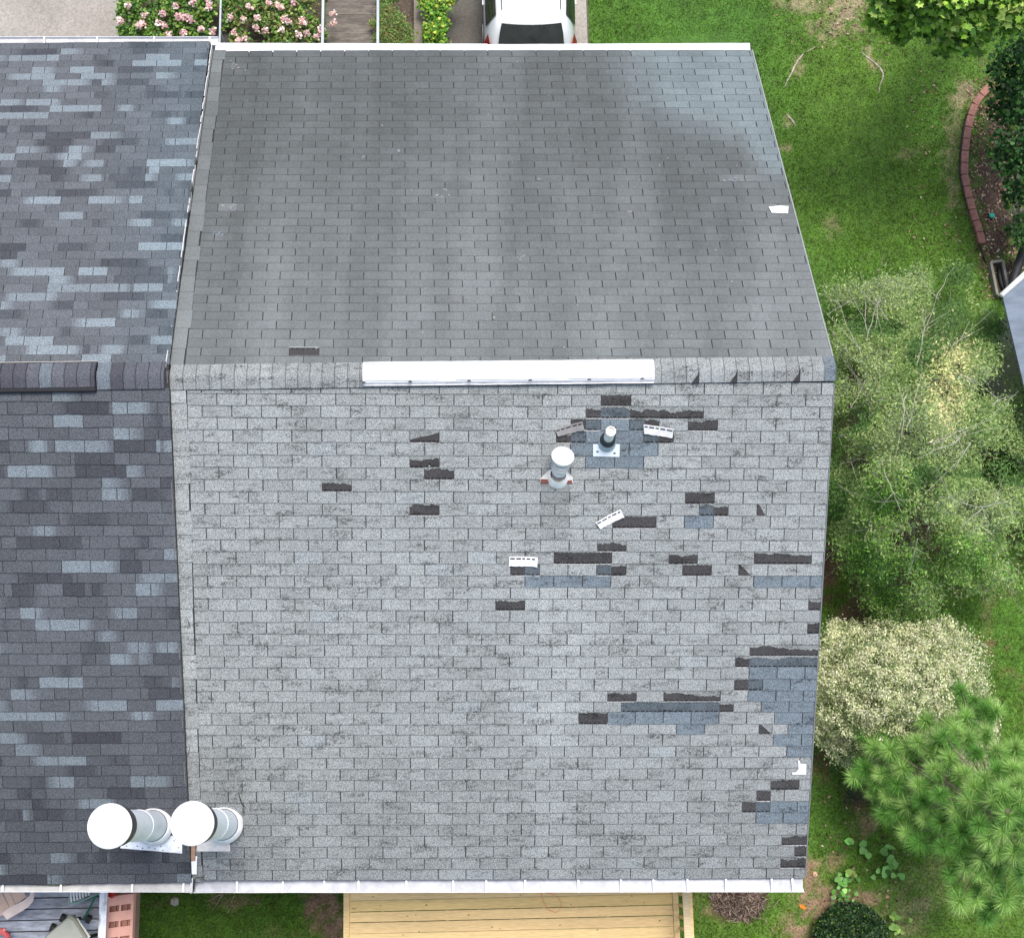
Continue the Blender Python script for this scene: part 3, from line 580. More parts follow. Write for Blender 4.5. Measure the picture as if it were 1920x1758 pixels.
# ------------------------------------------------------------------ flues and pipes
def flat_on_roof(pts, sl, h, th, col, name, mat, parent):
    b = MB(); nrm = Vector((0, sl.side * math.sin(PHI), math.cos(PHI))); b.prism([on_roof(x_, y_, sl.side, sl.dz) + nrm * h for x_, y_ in pts], th, col, nrm); return b.build(name, mat, parent)
def big_flue(base, cap, z_roof_sl, label, rust, plate, holes=()):
    q = on_roof(base[0], base[1], -1, z_roof_sl.dz); t = thing('chimney_flue', q, label, 'flue', 'tall white flues by the party line')
    # height from where the cap is seen
    best = None
    for i in range(300):
        h = 1.0 + i * .006; e = proj((q.x, q.y, q.z + h)); d = (e[0] - cap[0]) ** 2 + (e[1] - cap[1]) ** 2
        if best is None or d < best[0]: best = (d, h)
    h = best[1]; topc = at_z(cap[0], cap[1], q.z + h); ax = (topc - q).normalized()
    flat_on_roof(plate, z_roof_sl, .014, .004, (.80, .82, .84) if not rust else (.72, .68, .62), 'flashing', M_dirtywhite, t)
    b = MB(); rc = (.30, .12, .06) if rust else (.55, .5, .45)
    b.lathe(q, [(.215, .0, rc), (.233, .035, (.70, .42, .28) if rust else (.75, .72, .68)), (.231, .05, (.84, .83, .81)), (.205, .10, (.84, .84, .84)), (.187, .13, (.12, .12, .12)), (.180, .132)], 48, (.8, .8, .8), ax); b.build('storm_collar', M_dirtywhite, t, True)
    b = MB(); L = (topc - q).length; b.lathe(q, [(.177, .1, (.92, .95, .96)), (.177, L * .38, (.7, .74, .76)), (.181, L * .38, (.9, .9, .9)), (.181, L * .38 + .03, (.92, .95, .96)), (.177, L * .38 + .03, (.92, .95, .96)), (.177, L - .12, (.3, .3, .3))], 96, (.78, .82, .84), ax); b.build('pipe', M_galv, t)
    b = MB(); b.lathe(q, [(.17, L - .33), (.219, L - .325), (.222, L - .03), (.0, L - .03)], 48, (.055, .05, .045), ax); b.build('mesh_band', M_black, t)
    b = MB(); b.lathe(q, [(.0, L - .03), (.232, L - .03), (.236, L - .015), (.232, L - .002), (.20, L + .012), (.0, L + .018)], 64, (.9, .9, .9), ax); b.build('cap', M_white, t, True)
    for (x_, y_) in holes:
        c = on_roof(x_, y_, -1, z_roof_sl.dz); n_ = Vector((0, -math.sin(PHI), math.cos(PHI))); bb = MB(); a_ = random.uniform(0, 3)
        bb.prism([c + n_ * .018 + Vector((math.cos(a_ + k_ * 1.2) * .011, math.sin(a_ + k_ * 1.2) * .008 * math.cos(PHI), -math.sin(a_ + k_ * 1.2) * -.008 * math.sin(PHI))) for k_ in range(5)], .002, (.10, .09, .08)); bb.build('rust_spot', M_black, t)
    return t
big_flue((289, 1547), (205, 1548), LS_, 'taller white flue left of the party line, round cap over pale metal pipe', False, [(229, 1576), (226, 1588), (342, 1598), (342, 1566), (260, 1560)], [(238, 1584), (258, 1584), (268, 1588), (280, 1587), (291, 1589), (302, 1585), (306, 1592), (335, 1587), (327, 1574), (331, 1572)])
big_flue((421, 1545), (360, 1543), S, 'shorter white flue right of the party line with rust-rimmed collar', True, [(372, 1572), (368, 1594), (432, 1594), (432, 1565), (410, 1555)])
# mid-slope exhaust
q = on_roof(1046, 893, -1); t = thing('exhaust_vent', q, 'small white exhaust vent with domed round cap and rusty base in mid slope', 'exhaust vent')
flat_on_roof([(1013, 896), (1013, 905), (1074, 905), (1074, 894), (1060, 880), (1030, 880)], S, .012, .003, (.62, .60, .56), 'flashing', M_dirtywhite, t)
for pts in ([(1014, 897), (1013, 905), (1030, 905), (1031, 898)], [(1062, 900), (1062, 905.5), (1073, 905), (1072, 899)], [(1030, 884), (1029, 898), (1034, 897), (1035, 882)]):
    flat_on_roof(pts, S, .018, .003, (.17, .05, .035), 'rust_patch', M_dirtywhite, t)
tc_ = at_z(1056, 852, q.z + .40); bt = q
ax = (tc_ - bt).normalized(); L = (tc_ - bt).length
b = MB(); b.lathe(bt - Vector((0, 0, .07)), [(.135, 0), (.128, .05), (.112, .11), (.098, .15), (.090, .17)], 40, (.92, .91, .87)); b.build('boot', M_dirtywhite, t, True)
b = MB(); b.lathe(bt, [(.085, .1), (.085, L - .12), (.098, L - .12), (.098, L - .08)], 32, (.92, .92, .89), ax); b.build('pipe', M_dirtywhite, t, True)
b = MB(); b.lathe(bt, [(.09, L - .24, (.5, .5, .48)), (.104, L - .235, (.7, .7, .66)), (.104, L - .20, (.4, .4, .38)), (.098, L - .195, (.7, .7, .66)), (.108, L - .15, (.6, .6, .58)), (.09, L - .14)], 32, (.5, .5, .48), ax); b.build('draft_ring', M_dirtywhite, t)
b = MB(); b.lathe(bt, [(.0, L - .05), (.128, L - .05), (.131, L - .035), (.128, L - .02), (.10, L + .0), (.05, L + .012), (.0, L + .015)], 48, (.9, .9, .89), ax); b.build('cap', M_white, t, True)
# plumbing vent
q = on_roof(1138, 829, -1); t = thing('plumbing_vent', q, 'white plastic plumbing pipe in a black rubber boot on a square metal flashing', 'vent pipe')
flat_on_roof([(1112, 832), (1112, 855), (1161, 856), (1162, 832)], S, .012, .003, (.66, .74, .77), 'flashing', M_galv, t)
for (x_, y_) in ((1120, 846), (1152, 849)): flat_on_roof([(x_ - 2, y_ - 1.5), (x_ - 2, y_ + 1.5), (x_ + 2, y_ + 1.5), (x_ + 2, y_ - 1.5)], S, .016, .002, (.06, .06, .06), 'nail', M_black, t)
b = MB(); b.lathe(q - Vector((0, 0, .03)), [(.108, .0), (.102, .07), (.094, .12), (.088, .13)], 36, (.38, .47, .52)); b.build('boot', M_galv, t, True)
b = MB(); b.lathe(q, [(.091, .10), (.088, .13), (.060, .16), (.058, .19)], 36, (.035, .045, .05)); b.build('rubber_collar', M_black, t, True)
tp = at_z(1145.5, 808, q.z + .46); ax = (tp - q).normalized(); L = (tp - q).length
b = MB(); b.lathe(q, [(.056, .1), (.056, L), (.046, L), (.046, L - .03, (.62, .48, .36)), (.0, L - .03, (.70, .60, .50))], 32, (.88, .87, .84), ax); b.build('pipe', M_white, t)

# ------------------------------------------------------------------ loose tabs and patches lying on the roof
def loose(pts, col, label, dash=True, curl=.03):
    n_ = Vector((0, -math.sin(PHI), math.cos(PHI))); A, B, C_, D = [on_roof(x_, y_, -1) for x_, y_ in pts]; ctr = (A + B + C_ + D) / 4
    t = thing('loose_shingle', ctr, label, 'loose shingle', 'torn shingle tabs lying face down on the roof'); b = MB(); nx_, ny_ = 14, 5; V = []; 
    for j in range(ny_ + 1):
        for i in range(nx_ + 1):
            u, v = i / nx_, j / ny_; p = (A * (1 - u) + B * u) * (1 - v) + (D * (1 - u) + C_ * u) * v
            if j == ny_: p = p + (A - D) * random.uniform(-.06, .05)
            V.append(p + n_ * (.02 + curl * ((u - .5) ** 2) * 2 + .004 * math.sin(u * 7)))
    m = nx_ + 1; F_ = [(j * m + i, j * m + i + 1, (j + 1) * m + i + 1, (j + 1) * m + i) for j in range(ny_) for i in range(nx_)]
    cs = [tuple(x_ * random.uniform(.94, 1.06) for x_ in col) for _ in F_]; k = len(V); V2 = V + [p - n_ * .005 for p in V]
    F2 = F_ + [tuple(k + q_ for q_ in f[::-1]) for f in F_]; ring = [i for i in range(m)] + [j * m + nx_ for j in range(1, ny_ + 1)] + [ny_ * m + i for i in range(nx_ - 1, -1, -1)] + [j * m for j in range(ny_ - 1, 0, -1)]
    for i in range(len(ring)): F2.append((ring[i], ring[(i + 1) % len(ring)], k + ring[(i + 1) % len(ring)], k + ring[i]))
    b.add(V2, F2, cs * 2 + [(.08, .08, .08)] * len(ring)); b.build('tab', M_dirtywhite, t)
    if dash:
        b = MB(); u = .03
        while u < .95:
            e = min(u + random.uniform(.1, .19), .98); P_ = []
            for (uu, vv) in ((u, .16), (e, .16), (e, .30), (u, .30)):
                p = (A * (1 - uu) + B * uu) * (1 - vv) + (D * (1 - uu) + C_ * uu) * vv; P_.append(p + n_ * (.0215 + curl * ((uu - .5) ** 2) * 2 + .004 * math.sin(uu * 7)))
            b.prism(P_, .003, (.015, .015, .015), n_); u = e + .05
        b.build('sealant_strip', M_black, t)
loose([(1040, 804), (1091, 789), (1096, 805), (1046, 817)], (.27, .26, .25), 'tan-grey loose shingle tab lying askew left of the plumbing pipe')
loose([(1206, 794), (1262, 803), (1260, 820), (1207, 812)], (.62, .62, .63), 'whitish loose shingle tab lying askew right of the plumbing pipe')
loose([(1116, 978), (1163, 953), (1170, 968), (1125, 990)], (.72, .74, .76), 'white loose shingle tab tilted steeply below the plumbing pipe')
loose([(955, 1041), (1008, 1043), (1007, 1061), (954, 1059)], (.80, .82, .84), 'white loose shingle tab lying level at the left end of the fresh blue row')
def patch(pts, sl, label, col=(.86, .86, .86), h=.016):
    o = flat_on_roof(pts, sl, h, .006, col, 'roof_patch', M_white, None); tag(o, label, 'patch', 'white patches near the gable edge')
patch([(1441, 390), (1447, 401), (1477, 402), (1478, 389), (1460, 388)], Nn, 'white patch on the upper roof slope close to the gable edge', h=.014)
patch([(1485, 1447), (1485, 1450), (1511, 1450), (1511, 1431), (1500, 1430), (1499, 1424), (1496, 1424), (1497, 1440), (1492, 1446)], S, 'torn white patch beside the blue-grey shingles at the lower gable edge', h=.014)
b = MB(); a = S.P(38.9, -.5, .06)
def pr(px, py, h): return on_roof(px, py, -1) + Vector((0, 0, h))
b.prism([pr(361, 1614, .07), pr(362, 1638, .07), pr(371, 1638, .07), pr(372, 1604, .07), pr(369, 1604, .07), pr(369, 1613, .07)], .012, (.85, .85, .85)); tag(b.build('trim_board', M_white), 'short white trim board standing at the foot of the party line', 'trim')
b = MB(); b.beam(pr(364, 1584, .05), pr(364, 1612, .05), .05, .03, (.33, .20, .13)); tag(b.build('wood_scrap', M_greywood), 'short brown rotten wood piece under the shorter flue', 'wood piece')
b = MB(); b.beam(pr(366, 1645, .03), pr(384, 1643, .03), .012, .012, (.03, .03, .03)); tag(b.build('metal_pin', M_black), 'thin black pin lying across the lowest shingle row by the party line', 'pin')
b = MB(); b.tube([pr(366, 1648, .06), pr(363, 1669, .02)], .012, 6, (.03, .03, .03)); b.tube([pr(361, 1646, .06), pr(359, 1672, .02)], .02, 6, (.8, .8, .8)); 
tag(b.build('gutter_strap', M_plain), 'upright white strap closing the gutter joint between the two houses', 'strap')
b = MB(); P_ = [(447, 1485), (451, 1498), (454, 1507), (460, 1513), (459, 1520), (456, 1530)]
b.tube([on_roof(x_, y_, -1) + Vector((0, 0, .012)) for x_, y_ in P_], [.004, .008, .007, .004, .004, .002], 6, (.03, .03, .03)); tag(b.build('twig', M_bark), 'thin black twig lying above the rusty collar', 'twig')
b = MB(); b.tube([on_roof(x_, y_, -1) + Vector((0, 0, .012)) for x_, y_ in ((352, 1160), (355, 1170), (360, 1176))], [.004, .008, .002], 6, (.04, .04, .04)); tag(b.build('twig', M_bark), 'tiny dark twig on the pale strip halfway down the party line', 'twig')
b = MB(); b.tube([on_roof(x_, y_, -1) + Vector((0, 0, .012)) for x_, y_ in ((357, 1392), (356, 1405), (352, 1418))], [.003, .007, .003], 6, (.04, .04, .04)); tag(b.build('twig', M_bark), 'dark sliver on the pale strip above the flues', 'twig')
# bird lime and grit specks
b = MB()
for k in range(70):
    sl = random.choice((S, Nn, Nn)); x_ = random.uniform(430, 1450); y_ = random.uniform(110, 660) if sl is Nn else random.uniform(740, 1640); c = on_roof(x_, y_, sl.side); n_ = Vector((0, sl.side * math.sin(PHI), math.cos(PHI))); r_ = random.uniform(.004, .011)
    b.prism([c + n_ * .0115 + Vector((math.cos(a_) * r_ * random.uniform(.6, 1.2), math.sin(a_) * r_ * math.cos(PHI) * random.uniform(.6, 1.2), -sl.side * math.sin(a_) * r_ * math.sin(PHI))) for a_ in (0, 1.2, 2.4, 3.6, 5)], .002, (.42, .44, .45))
tag(b.build('grit', M_stone), 'pale specks of grit scattered over the grey roof', 'grit', kind='stuff')

# ------------------------------------------------------------------ new wooden deck (south)
DZ = -5.9
def dp(px, py, z=DZ): return at_z(px, py, z)
PINE = (.84, .60, .27)
dk = thing('deck', dp(960, 1750), 'new yellow pine deck with side rail behind the end townhouse', 'deck')
xl, xr = dp(656, 1715).x, dp(1262, 1715).x; yt = -5.35; yb = yt - 4.2; bw = .1485; b = MB(); y = yt; yl = dp(900, 1703.3).y; n0 = math.ceil((yt - yl) / bw); y = yl + n0 * bw
i = 0
while y > yb:
    j = random.uniform(.9, 1.08); c = tuple(x_ * j for x_ in PINE); g = random.choice((.004, .005, .004, .009)) if i % 5 != n0 % 5 else .016
    b.box(((xl + xr) / 2, y - bw / 2, DZ - .014), (xr - xl, bw - g, .028), (c[0] * random.uniform(.97, 1.03), c[1], c[2] * random.uniform(.85, 1.1))); y -= bw; i += 1
for k in range(60):                                            # knots
    kx, ky = random.uniform(xl, xr), random.uniform(yt - 1.6, yt); a0 = random.uniform(0, 1); r_ = random.uniform(.008, .018)
    b.prism([(kx + math.cos(a_) * r_ * random.uniform(.6, 1.5), ky + math.sin(a_) * r_ * .7, DZ) for a_ in (0, 1, 2, 3, 4, 5)], .0012, random.choice(((.40, .22, .09), (.50, .30, .12), (.30, .15, .06))))
b.build('deck_floor', M_wood, dk, bevel=.003)
b = MB()
for k in range(11): b.box((xl + (xr - xl) * k / 10, (yt + yb) / 2, DZ - .13), (.04, yt - yb, .18), (.5, .36, .2))
b.build('joist', M_wood, dk)
b = MB(); b.box((xl - .045, (yt + yb) / 2, DZ - .02), (.085, yt - yb, .09), PINE); b.build('edge_board', M_wood, dk)
b = MB(); b.box((xr + .045, (yt + yb) / 2, DZ - .02), (.08, yt - yb, .06), PINE); b.build('edge_board', M_wood, dk)
rx = dp(1288, 1715, DZ + .95).x
b = MB(); b.box((rx, (yt + yb) / 2, DZ + .95), (.095, yt - yb, .038), (.74, .58, .33)); b.build('top_rail', M_wood, dk)
b = MB(); b.box((xr + .14, (yt + yb) / 2, DZ + .88), (.038, yt - yb, .088), PINE); b.build('rail_beam', M_wood, dk)
yy = dp(1265, 1696).y
for k in range(-3, 26):
    y_ = yy - (k) * .155
    if y_ > yt - .02 or y_ < yb: continue
    b = MB(); b.box((xr + .105, y_, DZ + .42), (.036, .036, .95), (.62, .42, .2)); b.build('baluster', M_wood, dk)
for y_ in (yb + .05, yt - .05, (yt + yb) / 2):
    for x_ in (xl - .02, xr + .06):
        b = MB(); b.box((x_, y_ + .0, (DZ - 8.9) / 2 - .05), (.09, .09, abs(-8.9 - DZ) - .1), (.5, .38, .2)); b.build('post', M_wood, dk)
b = MB(); pts = [dp(x_, y_, DZ + .006) for x_, y_ in ((1014, 1660), (1015, 1676), (1020, 1692), (1028, 1705), (1042, 1710), (1050, 1704), (1053, 1694), (1047, 1682), (1035, 1675), (1020, 1671))]
b.tube(pts, .0035, 6, (.75, .22, .14)); tag(b.build('cord', M_plain), 'thin red cord looped on the new pine deck', 'cord')

# ------------------------------------------------------------------ neighbour's old deck
od = thing('deck', dp(90, 1740), 'old grey weathered deck behind the left townhouse', 'deck'); xl2, xr2 = -6.5, dp(186, 1715).x
b = MB(); y = yt; yl = dp(100, 1703.5).y; y = yl + .1495 * 5
while y > yb:
    j = random.uniform(.8, 1.2); b.box(((xl2 + xr2) / 2, y - .07, DZ - .015), (xr2 - xl2, .134, .03), (.36 * j, .385 * j, .43 * j)); y -= .1495
b.build('deck_floor', M_greywood, od)
b = MB(); b.box(((xl2 + xr2) / 2, (yt + yb) / 2, DZ - .12), (xr2 - xl2, yt - yb, .1), (.03, .03, .03)); b.build('joist', M_black, od)
M_peel = vmat('peeling_paint', .8, .6, 7, (1, .5, 1), lo=.38, hi=.52, amt2=.12, scale2=20)
b = MB(); rx2 = dp(193, 1715, DZ + .9).x; b.box((rx2, (yt + yb) / 2, DZ + .9), (.10, yt - yb, .04), (.52, .53, .56)); b.build('top_rail', M_peel, od)
for k in range(5):
    b = MB(); b.box((rx2 - .02, yt - .1 - k * 1.0, DZ + .44), (.08, .08, .88), (.3, .3, .31)); b.build('post', M_peel, od)
# salmon panel with openings beside the rail
pz = DZ + .55; px0, px1 = dp(201, 1715, pz).x, dp(248, 1715, pz).x; py0, py1 = -5.45, -9.3; SAL = (.80, .42, .32)
pk = thing('storage_rack', ((px0 + px1) / 2, (py0 + py1) / 2, pz), 'salmon pink rack with pairs of square openings along the old deck rail', 'rack')
b = MB(); y = dp(225, 1680, pz).y + .2; stepy = dp(225, 1680, pz).y - dp(225, 1709.5, pz).y
xm = (px0 + px1) / 2; y = py0
yA = dp(225, 1675, pz).y; rows_ = []
sk = .035
y = yA
while y > py1:
    y2 = y - stepy
    def q4(xa, xb, ya, yb_, z0, z1, c): b.add([(xa, ya - sk * (1 - (xa - px0) / (px1 - px0)), z0), (xb, ya - sk * (1 - (xb - px0) / (px1 - px0)), z0), (xb, yb_ - sk * (1 - (xb - px0) / (px1 - px0)), z1), (xa, yb_ - sk * (1 - (xa - px0) / (px1 - px0)), z1)], [(0, 1, 2, 3)], c)
    hs_ = stepy * .62; q4(px0, px1, y, y - hs_, pz, pz, SAL)                       # solid slat
    q4(px0, px1, y - hs_, y2, pz - .12, pz - .12, (.5, .26, .2))                   # recessed floor
    q4(px0, px1, y - hs_, y - hs_ - .001, pz, pz - .12, (.62, .32, .25)); q4(px0, px1, y2 + .001, y2, pz - .12, pz, (.55, .28, .22))
    for xx in (px0 + .012, xm, px1 - .012): b.box((xx, (y - hs_ + y2) / 2 - sk * (1 - (xx - px0) / (px1 - px0)), pz - .06), (.024, stepy * .38, .122), (.78, .42, .33))
    for xx in (px0 + (px1 - px0) * .28, px0 + (px1 - px0) * .74): b.box((xx, (y - hs_ + y2) / 2 - .02, pz - .085), (.008, stepy * .36, .07), (.6, .32, .25))
    y = y2
b.box((px1 + .006, (yA + y) / 2, pz - .07), (.012, yA - y, .15), SAL); b.box((px0 - .008, (yA + y) / 2, pz - .07), (.012, yA - y + .04, .15), SAL)
b.build('shelf', M_plain, pk)
b = MB(); b.box((xm, (py0 + py1) / 2, pz - .35), (px1 - px0 - .04, 3.6, .4), (.4, .22, .18)); b.build('cabinet_base', M_plain, pk)
rp = dp(210, 1675, DZ + .6); b = MB(); b.lathe(rp - Vector((0, 0, .1)), [(.0, 0), (.04, 0), (.055, .1), (.05, .1), (.04, .03), (.0, .03)], 20, (.6, .06, .05)); tag(b.build('plant_pot', M_plain), 'small red pot at the gutter end of the salmon rack', 'pot')
# adirondack chair (beige): only the arm and slatted back show
t = thing('garden_chair', dp(10, 1700), 'beige slatted garden chair with curved arm at the lower left corner', 'chair'); BE = (.72, .53, .42)
def px3(px, py, z): return at_z(px, py, DZ + z)
arm = [px3(x_, y_, .55) for x_, y_ in ((62, 1655), (65, 1675), (63, 1688), (54, 1699), (40, 1708), (14, 1723), (4, 1711), (20, 1700), (44, 1688), (57, 1678), (58, 1655))]
b = MB(); b.prism(arm, .025, (.82, .66, .58)); b.build('armrest', M_plain, t)
slv = [((-30, 1650), (5, 1714)), ((-14, 1650), (14, 1706)), ((2, 1650), (24, 1698)), ((16, 1650), (35, 1691)), ((29, 1652), (45, 1684))]
for (a_, c_) in slv:
    b = MB(); b.beam(px3(*a_, .42), px3(*c_, .40), .085, .018, BE); b.build('slat', M_plain, t)
b = MB(); b.beam(px3(-30, 1690, .36), px3(48, 1672, .36), .05, .03, (.4, .28, .22)); b.build('seat_frame', M_plain, t)
for (x_, y_) in ((50, 1660), (8, 1712), (-25, 1700)):
    q = px3(x_, y_, .55); b = MB(); b.beam((q.x, q.y, DZ), (q.x, q.y, DZ + .55), .06, .03, BE, (1, 0, 0)); b.build('leg', M_plain, t)
# green folding chair
t = thing('folding_chair', dp(155, 1690), 'green framed folding chair with white slats on the old deck', 'chair'); GR = (.02, .16, .11)
b = MB(); b.tube([px3(130, 1693, .45), px3(150, 1690, .45), px3(184, 1674, .45), px3(200, 1662, .45)], .014, 8, (.22, .36, .31)); b.build('frame', M_plain, t)
b = MB(); b.tube([px3(130, 1650, .45), px3(130, 1693, .45)], .012, 8, (.3, .4, .37)); b.build('frame', M_plain, t)
b = MB(); b.tube([px3(182, 1674, .45), px3(166, 1705, .2), px3(156, 1724, .0)], .014, 8, GR); b.build('leg', M_plain, t)
b = MB(); b.tube([px3(132, 1690, .45), px3(150, 1690, .3), px3(184, 1678, .1)], .012, 8, GR); b.build('leg', M_plain, t)
for k in range(7):
    b = MB(); xx = 133 + k * 5.5; b.beam(px3(xx - 3, 1650, .46), px3(xx + 1, 1691 - k * 2.2, .46), .022, .008, (.75, .78, .76)); b.build('slat', M_plain, t)
# covered grill
t = thing('grill', dp(130, 1745), 'grey-lidded barbecue grill on black wheels on the old deck', 'grill'); GC = (.36, .37, .31)
lid = [px3(x_, y_, .85) for x_, y_ in ((86, 1753), (131, 1714.5), (141, 1721), (163, 1756), (120, 1795), (78, 1770))]
b = MB(); c_ = sum(lid, Vector()) / 6; b.add([p - Vector((0, 0, .16)) for p in lid] + lid + [c_ + (p - c_) * .86 + Vector((0, 0, .05)) for p in lid], [(i, (i + 1) % 6, 6 + (i + 1) % 6, 6 + i) for i in range(6)] + [(6 + i, 6 + (i + 1) % 6, 12 + (i + 1) % 6, 12 + i) for i in range(6)] + [tuple(12 + i for i in range(6))], GC); b.build('lid', M_plain, t, bevel=.01)
b = MB(); b.beam(px3(143, 1722, .78), px3(167, 1757, .78), .05, .02, (.6, .6, .57)); b.build('side_shelf', M_plain, t)
b = MB(); b.beam(px3(137, 1716, .7), px3(172, 1765, .7), .05, .05, (.03, .03, .03)); b.build('cart_frame', M_black, t)
for (x_, y_) in ((118, 1720), (166, 1722), (99, 1738)):
    q = px3(x_, y_, .07); b = MB(); b.tube([q + Vector((-.025, .01, 0)), q + Vector((.025, -.01, 0))], .06, 20, (.015, .015, .015)); b.build('wheel', M_black, t)
for (x_, y_) in ((125, 1725), (158, 1757)):
    q = px3(x_, y_, .7); b = MB(); b.beam((q.x, q.y, DZ), (q.x, q.y, DZ + .7), .04, .04, (.04, .04, .04), (1, 0, 0)); b.build('leg', M_black, t)
b = MB(); q = px3(4, 1752, .25); b.tube([px3(-14, 1750, .3), px3(4, 1745, .3), px3(14, 1752, .25), px3(12, 1764, .2)], [.05, .05, .045, .04], 12, (.7, .13, .13)); b.tube([px3(4, 1745, .3), px3(10, 1741, .34)], .02, 8, (.75, .3, .28)); tag(b.build('toy', M_plain, smooth=True), 'red plastic toy at the bottom left corner on the old deck', 'toy')

# ------------------------------------------------------------------ front: steps, rails, parked car
NG = -11.6
def gn(px, py, z=NG): return at_z(px, py, z)
st = thing('steps', gn(660, 40), 'dark brown timber steps between two pale handrails in front of the house', 'steps')
xa, xb = gn(612, 40, NG + .3).x, gn(706, 40, NG + .3).x; y0_ = gn(660, 84, NG + .3).y - 1.2
b = MB()
for k in range(26):
    j = random.uniform(.85, 1.15); b.box(((xa + xb) / 2, y0_ + k * .235, NG + .75 - k * .035), (xb - xa, .228, .06), (.125 * j, .108 * j, .088 * j)); b.box(((xa + xb) / 2, y0_ + k * .235 + .108, NG + .782 - k * .035), (xb - xa, .012, .006), (.2, .18, .15))
b.build('tread', M_greywood, st)
b = MB()
b.box(((xa + xb) / 2, y0_ + 3, NG + .1), (xb - xa - .05, 6, .5), (.07, .06, .05)); b.build('stringer', M_greywood, st)
for xx in (606, 709):
    q = gn(xx, 40, NG + 1.1); b = MB(); b.beam((q.x, y0_ - .5, NG + 1.25), (q.x, y0_ + 6, NG + .95), .05, .04, (.42, .46, .47)); b.build('handrail', M_plain, st)
    for k in range(4):
        b = MB(); b.box((q.x, y0_ + .6 + k * 1.5, NG + .55), (.04, .04, 1.15), (.3, .32, .33)); b.build('post', M_plain, st)
t = thing('railing', gn(412, 30), 'thin grey metal railing between the two flowering shrubs', 'railing')
q = gn(413, 40, NG + 1.2)
b = MB(); b.beam((q.x, 6.2, NG + 1.2), (q.x, 13, NG + 1.2), .035, .03, (.38, .42, .43)); b.build('rail', M_plain, t)
b = MB(); b.beam((q.x, 6.2, NG + .3), (q.x, 13, NG + .3), .03, .03, (.3, .33, .34)); b.build('rail', M_plain, t)
for k in range(14):
    b = MB(); b.box((q.x, 6.3 + k * .45, NG + .75), (.02, .02, .95), (.4, .43, .44)); b.build('picket', M_plain, t)
q = gn(424, 40, NG + .3); b = MB(); b.box((q.x + .05, 9.5, NG + .3), (.17, 7, .7), (.055, .05, .047)); tag(b.build('retaining_wall', M_greywood), 'dark timber retaining wall beside the grey railing', 'wall')
q = gn(784, 40, NG + .35); b = MB(); b.box((q.x, 9.5, NG + .12), (.17, 7, .5), (.20, .17, .14)); tag(b.build('retaining_wall', M_concrete), 'low grey-brown wall between the fluffy shrub and the yellow-green shrubs', 'wall')
a = gn(712, 40); c = gn(776, 40); struct(sheet('garden_bed', [(a.x, 6, NG), (c.x, 6, NG), (c.x, 14, NG), (a.x, 14, NG)], .04, .15, M_ground, (.10, .075, .055)))
a = gn(225, 40); c = gn(606, 40); struct(sheet('garden_bed', [(a.x, 6, NG), (c.x, 6, NG), (c.x, 14, NG), (a.x, 14, NG)], .04, .15, M_ground, (.08, .065, .04)))
a = gn(790, 40); c = gn(836, 40); struct(sheet('garden_bed', [(a.x, 6, NG), (c.x, 6, NG), (c.x, 14, NG), (a.x, 14, NG)], .04, .15, M_ground, (.06, .055, .04)))

# car: white hatchback people carrier, tail towards the house
rw = gn(997, 60, NG + 1.62); cx = rw.x; cy = rw.y - .17                      # cy: tail end
car = thing('parked_car', (cx, cy + 2.2, NG), 'white people carrier parked nose out on the dark driveway', 'car')
CW = (.80, .82, .82)
stn = [  # y from tail, half width low, half width belt, half roof, z roof, z belt
 (0.00, .80, .78, .55, 1.02, .98), (.06, .87, .84, .60, 1.16, 1.05), (.16, .90, .87, .63, 1.38, 1.08), (.36, .91, .885, .66, 1.585, 1.09), (.60, .915, .89, .675, 1.655, 1.09), (1.2, .92, .895, .69, 1.70, 1.08), (2.2, .92, .895, .69, 1.70, 1.06), (2.9, .92, .89, .67, 1.64, 1.05), (3.5, .91, .87, .62, 1.28, 1.03), (3.95, .88, .84, .60, 1.04, .98), (4.35, .80, .76, .55, .86, .80), (4.5, .66, .62, .45, .72, .66)]
def sec(s_):
    y, wl, wb, wr, zr, zb = s_; pts = [(-wl * .95, .22), (-wl, .45), (-wl * 1.0, .75), (-wb, zb), (-(wr + .06), zb + (zr - zb) * .80), (-wr * .93, zb + (zr - zb) * .97), (-wr * .5, zr + .012), (0, zr + .02)]
    return [(x, y, z) for x, z in pts] + [(-x, y, z) for x, z in pts[-2::-1]]
b = MB(); V = []; F_ = []
for s_ in stn: V += [(cx + x, cy + y, NG + z) for x, y, z in sec(s_)]
m = 15
for i in range(len(stn) - 1):
    for j in range(m - 1): F_.append((i * m + j, i * m + j + 1, (i + 1) * m + j + 1, (i + 1) * m + j))
F_ += [tuple(range(m)), tuple((len(stn) - 1) * m + j for j in range(m))[::-1]]
b.add(V, F_, CW); body = b.build('body', M_paint, car, True)
sm = body.modifiers.new('s', 'SUBSURF'); sm.levels = 2; sm.render_levels = 2
def surf(y, f, out=.012):                        # point on the upper body: f from -1 (left belt) to 1
    for i in range(len(stn) - 1):
        if stn[i][0] <= y <= stn[i + 1][0]: u = (y - stn[i][0]) / (stn[i + 1][0] - stn[i][0]); s_ = [a_ * (1 - u) + c_ * u for a_, c_ in zip(stn[i], stn[i + 1])]; break
    P_ = sec(s_); g = (f + 1) / 2 * 8 + 3; j = min(int(g), 10); u = g - j; p = [P_[j][k] * (1 - u) + P_[j + 1][k] * u for k in range(3)]
    n_ = Vector((p[0] * .9, 0, max(.05, p[2] - 1.0))).normalized() * out; return Vector((cx + p[0], cy + p[1], NG + p[2])) + n_
